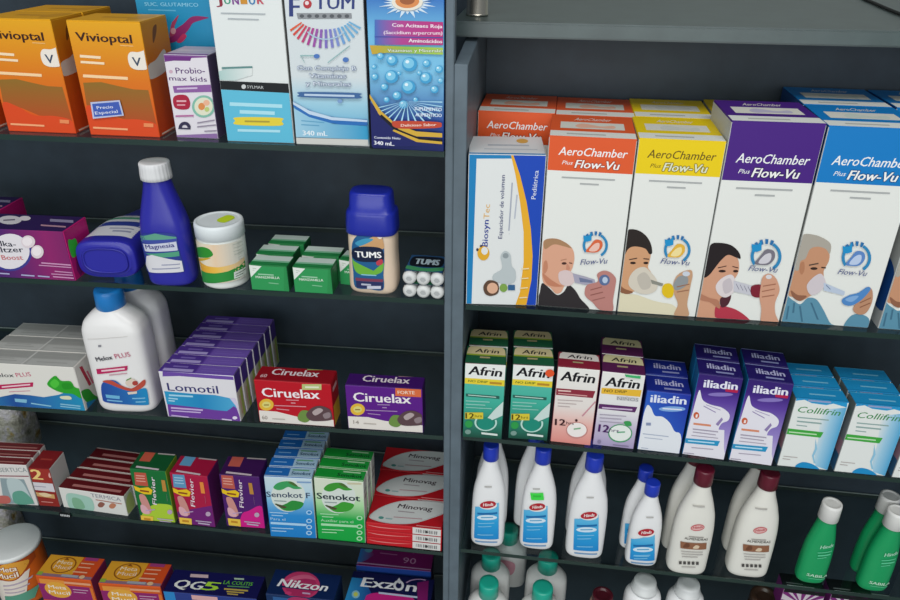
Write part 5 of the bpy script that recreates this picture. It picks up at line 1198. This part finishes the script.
def bag(label, loc, w, d, h, rz=0.0, lean=0.0):
    root = bpy.data.objects.new('seed_bag', None); C.objects.link(root); root.empty_display_size = .02; root.location = loc; root.rotation_euler = (lean, 0, rz); tag(root, label, 'bag', 'clear bags of seeds and herbs')
    bm = bmesh.new(); secs = []
    for t, a, b_ in ((0, .97, .7), (.02, .99, .9), (.15, 1, 1), (.5, 1, .95), (.8, .99, .7), (.93, .98, .3), (.97, .98, .06)): secs.append((t*h, w/2*a, d/2*b_, 5))
    sl = []; loft(bm, secs, sl, M_SEED, n=36); bmesh.ops.recalc_face_normals(bm, faces=bm.faces[:])
    me = bpy.data.meshes.new('bag_body'); bm.to_mesh(me); bm.free(); me.materials.append(M_SEED); link('bag_body', me, root)
    o = box_obj('heat_seal', (-w/2*.98, -.0012, h*.968), (w/2*.98, .0012, h), mat('#c3c3c0', .3, .5), root, bev=.0003)
s4 = SH['L4']
def shz(k, x): return SH[k]['z']+SH[k]['s']*x
E_ = hit(33, 430, Vector((0, .10, 0)), Vector((0, 1, 0)))
bag('tall clear bag of speckled seeds behind the maroon and white cartons', Vector((E_.x-.055, .10, shz('L4', E_.x-.055)+.0006)), .108, .05, .155)

# maroon topped cartons at the far left
def maroon(bl, br, tl, d, label, front2, group='maroon topped cartons', skin=None):
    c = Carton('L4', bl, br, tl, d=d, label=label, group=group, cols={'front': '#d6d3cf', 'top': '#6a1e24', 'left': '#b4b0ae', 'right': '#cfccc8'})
    return c
c = maroon((-34, 502), (38.3, 505.6), (-52, 461), .0128, 'grey white carton with maroon top and teal photo, front one at the left edge', None)
a = c.face('front').crop(0, 440, 7.5)
a.text('SERTUCA', 0, 240, 205, 240, 34, '#8c9494', bold=.02); a.poly([(-200, 262), (215, 268), (216, 276), (-200, 270)], '#8a4a54'); a.poly([(0, 285), (180, 295), (262, 482), (30, 475)], '#8a9ca0'); a.blob([(50, 300), (120, 290), (170, 320), (215, 400), (240, 470), (150, 480), (90, 440)], '#b4c4c4'); a.blob([(95, 400), (160, 380), (220, 420), (250, 475), (120, 478)], '#5f9c88'); a.blob([(-40, 425), (60, 420), (75, 470), (-20, 480)], '#b8645c')
a = c.face('top').norm(); a.bar(.3, .3, .95, .3, .16, '#a06a64'); a.rect(0, .9, 1, 1, '#b89890'); a.rect(0, .45, 1, .55, '#5a2828')
c.done()
for k in (1, 2): c.copy('grey white carton with maroon top at the left edge, %s in its row' % ('second', 'third')[k-1], dx=.001*k, dy=k*(c.d+.0012))
c = Carton('L4', (39.5, 505.6), (60, 507), (29.5, 467.8), tb=(44, 450), label='small upright carton with a big number 2 under its red top', group='maroon topped cartons', cols={'front': '#8c2a24', 'top': '#7c1c20', 'left': '#8c8a8a', 'right': '#cac8c4'})
a = c.face('front').crop(0, 440, 7.5)
a.poly([(210, 205), (370, 215), (402, 325), (215, 310)], '#9a3028'); a.text('2', 248, 292, 322, 298, 76, '#e6c87c', bold=.06); a.ell(378, 262, 14, 22, '#d8a8a0')
a.poly([(205, 312), (404, 328), (414, 390), (240, 372)], '#cfccd0'); a.bar(255, 345, 345, 352, 6, '#9a96a4'); a.poly([(262, 390), (408, 408), (414, 440), (280, 420)], '#c89c64'); a.blob([(290, 400), (340, 395), (390, 415), (340, 425)], '#dcc49c'); a.bar(310, 460, 400, 468, 6, '#c88880')
a = c.face('top').norm(); a.bar(.25, .5, .8, .5, .08, '#a03c34')
c.done()
c = Carton('L4', (63.8, 507), (128, 516.2), (58, 486.9), tb=(64.4, 476.4), label='flat white carton with maroon top and teal picture, front of a row of four', group='flat maroon and white cartons', cols={'front': '#d6d6d0', 'top': '#5a1218', 'left': '#b4b0ae', 'right': '#ccd0bc'})
a = c.face('front').crop(0, 430, 3.53)
a.text('TERMICA', 322, 236, 428, 252, 13, '#8c8a94', bold=.02); a.bar(338, 246, 430, 261, 3, '#a86a5c'); a.blob([(345, 264), (355, 254), (370, 260), (362, 272), (350, 272)], '#8c5a4c'); a.blob([(385, 268), (395, 258), (410, 264), (402, 276), (390, 276)], '#b87a5c')
a.blob([(236, 225), (290, 230), (325, 245), (330, 285), (280, 280), (245, 272)], '#9cc4b4'); a.blob([(255, 240), (285, 245), (300, 275), (265, 275)], '#7cac8c'); a.bar(238, 235, 240, 262, 22, '#c4c8c8')
a = c.face('right').norm(); a.blob([(.1, .1), (.9, .1), (.8, .8), (.2, .7)], '#b8c878')
a = c.face('top').norm(); a.bar(.18, .35, .92, .35, .22, '#a86c68'); a.rect(0, .88, 1, 1, '#b8a8a0')
c.done()
for k in (1, 2, 3): c.copy('flat white carton with maroon top, %s of the row of four' % ('second', 'third', 'rearmost')[k-1], dx=.0012*k, dy=k*(c.d+.0012))
q = on('L4', 68, 509); bb = box_obj('shelf_tag', (-.008, -.0012, -.004), (.008, 0, .003), mat('#15171a', .4)); bb.location = (q.x, q.x*math.tan(PHI)-.0016, shz('L4', q.x)-.003); bb.rotation_euler = (0, 0, 0); tag(bb, 'tiny black price tag on the shelf edge under the flat maroon and white cartons', 'tag')
bm = bmesh.new()
for k in range(6): 
    x_ = -.006+k*.0022; bm.faces.new([bm.verts.new(v_) for v_ in ((x_, -.00128, -.002), (x_+.0014, -.00128, -.002), (x_+.0014, -.00128, .0012), (x_, -.00128, .0012))])
me = bpy.data.meshes.new('printed_code'); bm.to_mesh(me); bm.free(); me.materials.append(mat('#c9cccc')); link('printed_code', me, bb)

# three upright fibre cartons with sideways lettering
def fever(bl, br, tl, tb, col, top, sq, low, label, o):
    c = Carton('L4', bl, br, tl, tb=tb, label=label, group='upright cartons with sideways lettering', cols={'front': col, 'top': top, 'left': top, 'right': low})
    a = c.face('front').crop(120, 440, 6); P0 = a.P; a.P = lambda x, y: P0(x+o[0], y+o[1])
    # drawn for the magenta carton; front spans (300,195)-(575,525)
    if o[2] == 'g': a.blob([(350, 510), (372, 440), (420, 405), (480, 395), (560, 420), (590, 540), (345, 530)], '#a8c838')
    elif o[2] == 'm': a.poly([(340, 430), (560, 395), (590, 530), (345, 520)], '#6c2070')
    else: a.blob([(420, 520), (440, 440), (480, 420), (560, 395), (590, 540), (430, 535)], '#cc1c84')
    a.poly([(315, 205), (385, 210), (400, 290), (322, 282)], sq); lines(a, [(325, 225, 378, 229, 5), (326, 240, 380, 244, 5), (328, 256, 384, 261, 5)], '#e0a898' if o[2] != 'm' else '#a8cce0')
    a.poly([(312, 285), (350, 300), (400, 295), (425, 312), (418, 338), (375, 336), (322, 312)], '#e6c020'); a.bar(350, 314, 405, 322, 10, '#8c4c1c')
    a.blob([(345, 345), (375, 340), (400, 380), (420, 440), (400, 450), (375, 430)], '#c88c84'); a.blob([(355, 400), (385, 410), (410, 450), (385, 455), (360, 440)], '#d8a8b0'); a.bar(385, 435, 440, 428, 6, '#b89cc0')
    a.text('Flevier', 452, 400, 438, 235, 26, '#e6d8e0', bold=.035, shear=.1, up=(-26, 0)); a.poly([(478, 250), (500, 252), (512, 320), (488, 318)], '#b8843c' if o[2] != 'm' else '#e0883c'); a.bar(510, 335, 516, 380, 8, '#a08098')
    a.poly([(355, 462), (430, 470), (434, 512), (362, 504)], '#e6c048'); a.bar(375, 482, 415, 487, 12, '#c08428')
    a.ell(530, 442, 15, 14, '#b8a0b8'); lines(a, [(455, 482, 550, 492, 6), (470, 496, 540, 505, 8)], '#b8a8c0')
    a = c.face('top').norm(); a.rect(.12, .45, .42, .98, sq); a.bar(.15, .12, .8, .05, .1, '#c8b8c0'); a.bar(.5, .95, .98, .95, .08, '#a8a0a0'); a.rect(0, .3, 1, .36, '#00000' if False else top)
    return c.done()
fever((140.8, 519.8), (175.5, 522.8), (131, 468.4), (143.5, 451.5), '#156c34', '#12502a', '#b85440', '#7c9c2c', 'green upright carton with lime corner and sideways lettering', (-230, -12, 'g'))
fever((179, 523.2), (215.6, 527.4), (170.5, 472.5), (179, 455.2), '#a81840', '#981438', '#5c94b8', '#5c1c5c', 'magenta upright carton with light blue square and sideways lettering', (0, 0, 'm'))
fever((226.8, 526), (265.4, 528.6), (220.2, 474.2), (228.5, 456), '#4a1c68', '#38144c', '#b8584c', '#4a1c68', 'violet upright carton with pink lower corner and sideways lettering', (292, 5, 'p'))

# senna cartons
def senna(bl, br, tl, tb, kind, label, group):
    blue = kind == 'b'; o = (0, 0) if blue else (288, 8)
    c = Carton('L4', bl, br, tl, tb=tb, label=label, group=group,
               cols={'front': G('v', (0, '#1a7cc4' if blue else '#12a040'), (.38, '#2888cc' if blue else '#1ca848'), (.62, '#7cb8dc' if blue else '#a8d8a0'), (.8, '#b8d4e0' if blue else '#d0dcc4'), (1, '#c4d8e0' if blue else '#d4dcc8')),
                     'top': '#1c64b0' if blue else '#148c30', 'right': '#c8ccc4', 'left': '#1a5c9c' if blue else '#127c34'})
    a = c.face('front').crop(255, 440, 5.714); P0 = a.P; a.P = lambda x, y: P0(x+o[0], y+o[1])
    a.ell(190, 318, 98, 92, '#d2dcd4'); 
    a.blob([(105, 272), (125, 248), (165, 236), (210, 238), (240, 262), (268, 276), (225, 280), (190, 268), (160, 282), (130, 286)], '#3c9c5c' if blue else '#3c9434'); a.blob([(190, 242), (215, 240), (245, 264), (225, 262)], '#4c6c34')
    a.blob([(118, 362), (150, 372), (180, 362), (210, 346), (250, 350), (278, 362), (262, 388), (225, 402), (180, 404), (150, 392)], '#2c8c3c' if blue else '#3c9c34'); a.blob([(112, 364), (140, 368), (180, 382), (165, 390), (135, 380)], '#4c4c34')
    if blue: a.text('Senokot F', 68, 324, 316, 332, 32, '#3c4c64', bold=.025)
    else: a.text('Senokot', 68, 326, 312, 342, 36, '#24343c', bold=.04)
    lines(a, [(110, 346, 180, 350, 5)], '#8c9c9c'); lines(a, [(240, 240, 320, 242, 8)], '#7c9cc4' if blue else '#c8c0a0')
    tcol = '#a8d0ec' if blue else '#a8e0b0'
    lines(a, [(85, 412, 190, 418, 5), (95, 428, 160, 432, 5)], tcol); a.text('Para el' if blue else 'Auxiliar para el', 90, 455, 175 if blue else 275, 460 if blue else 466, 16, tcol, bold=.02); lines(a, [(90, 472, 295, 484, 13), (95, 500, 220, 506, 5), (95, 516, 180, 520, 5)], tcol)
    for yy in (412, 460, 495, 528): a.ell(310, yy+(0 if blue else 24), 17, 13, tcol); a.ell(310, yy+(0 if blue else 24), 10, 7, '#1a7cc4' if blue else '#12a040')
    a = c.face('top').norm(); a.rect(.5, 0, 1, 1, '#9cbcd0' if blue else '#1c9038'); a.text('Senokot', .55 if blue else .45, .3, .95, .3, .34, '#2c4c6c' if blue else '#104020', bold=.04); a.bar(.55, .78, .9, .78, .12, '#5c9c6c' if blue else '#a8d0a8'); a.rect(0, 0, 1, .1, '#c8dce4' if blue else '#a8d8a8'); a.bar(.08, .5, .35, .5, .1, '#7cacd8' if blue else '#148c30')
    a = c.face('right').norm(); a.rect(.1, .1, .9, .45, '#a8d4b0'); a.bar(.2, .7, .8, .7, .05, '#8c948c'); a.bar(.2, .8, .8, .8, .04, '#8c948c')
    return c.done()
c = senna((270.7, 536.3), (316.6, 538.6), (262.9, 476), (266.6, 466.6), 'b', 'pale blue senna laxative carton, front of its long row', 'blue senna cartons')
for k in range(1, 5): c.copy('pale blue senna laxative carton, %s of its row' % ('second', 'third', 'fourth', 'rearmost')[k-1], dx=.0012*k, dy=k*(c.d+.001))
c = senna((318.2, 538.6), (365.6, 543.2), (313.4, 477), (316, 467), 'g', 'bright green senna laxative carton, front of its row', 'green senna cartons')
for k in range(1, 3): c.copy('bright green senna laxative carton, %s of its row' % ('second', 'rearmost')[k-1], dx=.001*k, dy=k*(c.d+.001))

# red and silver cartons: stacks of three, one behind another
c = Carton('L4', (366.8, 543.4), (441.4, 551.3), (366.2, 536.4), d=.046, label='red carton with silver leaf and barcode label, bottom of the front stack of three', group='red and silver cartons', cols={'front': '#c01c26', 'top': '#b01822', 'left': '#8c141c', 'right': '#8c141c'})
c.h0 = c.h
a = c.face('front').norm(); a.blob([(.02, .62), (.15, .50), (.4, .50), (.6, .62), (.4, .42), (.15, .4)], '#dc8c88'); a.rect(.615, .05, .985, .97, '#d6d6d2')
for k in range(12): a.rect(.66+k*.024, .28, .66+k*.024+(.014 if k % 3 else .008), .72, '#7c7c7c')
a.ell(.80, .5, .02, .16, '#3c3c3c')
a = c.face('top').norm()
a.blob([(.02, .22), (.12, .08), (.35, .03), (.62, .12), (.85, .38), (1.0, .62), (1.0, .95), (.75, .99), (.4, .9), (.15, .6)], '#b8bcbc'); a.blob([(.04, .24), (.13, .11), (.35, .06), (.61, .15), (.83, .40), (.99, .65), (.99, .92), (.75, .96), (.41, .87), (.16, .58)], '#c6cac8')
a.text('Minovag', .36, .62, .82, .62, .17, '#3c2c34', bold=.03, shear=.2); a.bar(.38, .50, .6, .50, .035, '#9c9498'); a.bar(.34, .27, .72, .30, .03, '#b08a90'); a.ell(.18, .20, .035, .05, '#4c8c84'); a.bar(.24, .19, .33, .19, .04, '#8cacac'); a.bar(.66, .05, .98, .05, .03, '#d88c8c')
c.done()
hh = c.h+.0003
ord_ = ('bottom', 'middle', 'top')
for r_ in range(3):
    for k in range(3):
        if (r_, k) == (0, 0): continue
        c.copy('red carton with silver leaf, %s of the %s stack of three' % (ord_[k], ('front', 'second', 'rear')[r_]), dx=-.001*r_, dy=r_*(c.d+.002), dz=k*hh)

# ================================================================== LEFT BAY, shelf 5
M_OR = mat('#d8641c', .35, .45)
b = Bottle('L5', foot=None, halfw=26, top=(12, 541), ycenter=.058, R_y=1.0, keys=[(0, .86, .86, 2), (.02, .94, .94, 2), (.06, .96, .96, 2), (.90, .96, .96, 2), (.93, .95, .95, 2)],
           cap=[(.925, .97), (.93, 1.0), (.98, 1.0), (.995, .97), (1, .93), (1, .5)], body_mat=mat('#d8641c', .35, .45), cap_mat=mat('#e2e6e4', .35, .4), capname='lid', smooth=False,
           name='fibre_tub', label='large orange fibre tub with flat white lid in the bottom left corner', cat='tub')
a = b.label(b.H*.92).crop(0, 490, 5.4545)
a.poly([(-60, 440), (60, 490), (125, 470), (150, 640), (-60, 640)], '#e6dcd0')
a.ell(50, 445, 74, 52, '#a8481c'); a.ell(50, 445, 66, 46, '#e0a03c'); a.text('Meta', 0, 444, 88, 442, 26, '#f0e8d8', bold=.03, outline='#a8541c'); a.text('Mucil', -5, 476, 98, 474, 26, '#f0e8d8', bold=.03, outline='#a8541c')
lines(a, [(20, 520, 140, 512, 6), (25, 540, 140, 532, 5), (30, 556, 130, 550, 5)], '#b8a8b8'); a.poly([(30, 575), (170, 565), (175, 600), (35, 605)], '#5c9c84')
b.done()
q = hit(14, 520, Vector((0, .135, 0)), Vector((0, 1, 0)))
bag('clear bag of brown speckled herbs behind the orange tub', Vector((q.x-.055, .142, -.5745)), .108, .045, .18)
def meta(ftl, ftr, tb, label):
    c = Carton.from_top('L5', ftl, ftr, .012, tb, label=label, group='orange fibre cartons', name='fibre_carton', cols={'front': '#d0581c', 'top': '#d0501c', 'left': '#c8a828', 'right': '#7c2454'})
    a = c.face('top').norm(); a.rect(0, .14, .62, 1, '#d89c2c'); a.rect(.62, .14, 1, 1, '#cc4c20'); a.rect(0, 0, 1, .14, '#8c6c7c'); a.rect(0, .05, .1, .2, '#8ca83c')
    a.ell(.36, .56, .215, .37, '#8c5418'); a.ell(.36, .56, .19, .33, '#d8982c'); a.text('Meta', .22, .60, .50, .60, .17, '#ecd8b4', bold=.03); a.text('Mucil', .22, .38, .52, .38, .17, '#e8ccb0', bold=.03); a.poly([(.34, .9), (.4, .78), (.3, .8)], '#8c5418')
    a.rect(.66, .84, .9, .98, '#9c3c74'); lines(a, [(.64, .7, .88, .7, .05), (.64, .52, .86, .52, .05), (.60, .3, .86, .3, .06)], '#e0a888'); a.bar(.45, .1, .75, .1, .1, '#a0a4ac'); a.ell(.82, .1, .05, .08, '#d8b48c')
    a = c.face('front').norm(); a.rect(0, .55, 1, .86, '#8c2468'); a.rect(.05, .86, .5, .95, '#e0903c'); a.ell(.34, .76, .24, .15, '#e0a43c'); a.text('Meta', .18, .78, .5, .78, .07, '#f0e4d0', bold=.03); a.text('Mucil', .16, .68, .54, .68, .07, '#f0e4d0', bold=.03)
    lines(a, [(.62, .8, .9, .8, .015), (.62, .75, .85, .75, .015)], '#c8a0b8'); a.rect(.5, .9, .98, .94, '#e0a078'); a.rect(.94, 0, 1, .86, '#d8742c')
    return c.done()
meta((35, 575.5), (90.6, 580.5), (47.5, 553.8), 'orange fibre powder carton beside the orange tub')
meta((98, 583), (160.2, 587), (111, 560.6), 'orange fibre powder carton beside the dark blue carton')
c = Carton.from_top('L5', (162.9, 591), (256.5, 599), .012, (174, 569), label='dark blue carton with bold white and lime lettering', name='medicine_carton', cols={'front': '#2a3c84', 'top': '#14144c', 'left': '#8c94a0', 'right': '#14143c'})
a = c.face('top').crop(150, 540, 7.5)
a.text('QG', 165, 352, 375, 374, 66, '#dfe2dc', bold=.06, shear=.25); a.text('5', 378, 372, 495, 382, 68, '#a8d43c', bold=.07, shear=.25); a.poly([(305, 255), (438, 262), (436, 286), (300, 278)], '#c8b0b4')
a.text('LA COLITIS', 548, 330, 765, 345, 28, '#5cac3c', bold=.03); a.bar(632, 291, 705, 295, 12, '#a8c0a8'); lines(a, [(580, 347, 745, 356, 7)], '#5c9c5c'); lines(a, [(556, 368, 735, 382, 12), (575, 388, 705, 398, 10), (580, 405, 660, 412, 9)], '#b8a04c')
a = c.face('front').norm(); a.rect(0, .7, .12, 1, '#2c84c4'); a.rect(.3, .88, .58, .97, '#d8a8a8'); a.rect(.5, .7, 1, .86, '#2c5ca4'); a.text('QG5', .12, .72, .5, .72, .12, '#e0e0e0', bold=.05, shear=.25)
c.done()
c = Carton.from_top('L5', (265.5, 593.5), (334, 600.5), .012, (272, 568.5), label='navy carton with white slanted lettering over a pink disc', name='medicine_carton', cols={'front': '#12305c', 'top': '#0e2450', 'left': '#0e2450', 'right': '#0c1c40'})
a = c.face('top').crop(255, 540, 7.5)
a.ell(345, 340, 142, 104, '#c03868'); a.ell(345, 345, 120, 84, '#a82c5c'); a.blob([(230, 310), (300, 270), (400, 262), (460, 300), (380, 290), (300, 300)], '#d06084'); a.poly([(150, 335), (560, 392), (560, 395), (150, 350)], '#0e2450')
a.text('Nikzon', 165, 345, 530, 385, 62, '#e6e8ea', bold=.05, shear=.25); a.bar(355, 398, 415, 405, 12, '#c0a0c0'); a.bar(100, 425, 180, 435, 12, '#3c5c8c'); a.ell(250, 398, 26, 12, '#c83c70')
a = c.face('front').norm(); a.rect(.1, .86, .35, .96, '#2c5c94'); a.ell(.5, .9, .2, .1, '#a83060'); c.done()
c = Carton.from_top('L5', (341, 611), (427, 621), .012, (356.5, 571), label='navy and magenta carton with large white lettering, in front', name='medicine_carton', group='navy and magenta cartons', cols={'front': '#1c3c84', 'top': '#141848', 'left': '#2c84b8', 'right': '#141848'})
a = c.face('top').crop(340, 520, 7.5)
a.poly([(80, 430), (180, 440), (240, 560), (140, 720), (-20, 720), (20, 560)], G('u', (0, '#2c8cc4'), (1, '#1c3c84'))); a.blob([(185, 600), (210, 560), (300, 545), (480, 560), (560, 600), (600, 720), (150, 720)], '#c0247c'); a.poly([(580, 470), (665, 455), (655, 620), (580, 620)], '#7c1c64')
a.text('Exz', 155, 498, 400, 520, 74, '#eceef0', bold=.05, shear=.1); a.arc(440, 492, 22, 40, 0, 360, '#dfe2e4'); a.blob([(430, 455), (445, 435), (455, 460), (445, 480)], '#dfe2e4'); a.text('n', 492, 534, 565, 540, 74, '#eceef0', bold=.05, shear=.1)
lines(a, [(130, 382, 200, 387, 9), (205, 390, 350, 404, 8), (380, 408, 500, 418, 8), (530, 420, 630, 432, 8)], '#a8aec8'); a.bar(290, 548, 580, 582, 14, '#b8c4dc'); a.arc(590, 500, 100, 112, 60, 150, '#c0a0c8', sy=.5)
a.ell(118, 560, 30, 30, '#7cb4c8'); a.ell(118, 560, 17, 17, '#b8c45c')
c.done()
c2 = Carton.from_top('L5', (356, 565), (431, 571.5), .012+c.d+.003, (360, 548), label='purple topped carton printed with the number 90, just behind the front one', name='medicine_carton', group='navy and magenta cartons', cols={'front': '#1c3c84', 'top': '#6c1858', 'left': '#2c84b8', 'right': '#3c1040'})
a = c2.face('top').crop(340, 520, 7.5)
a.poly([(110, 190), (220, 200), (260, 260), (200, 300), (110, 330)], G('u', (0, '#2474b4'), (1, '#6c1858'))); a.ell(215, 225, 30, 18, '#4c94a8'); a.text('90', 468, 322, 566, 332, 46, '#b888ac'); a.bar(300, 248, 430, 262, 7, '#9c5c8c'); a.poly([(100, 312), (700, 372), (700, 380), (100, 322)], '#b08cb0')
c2.done()
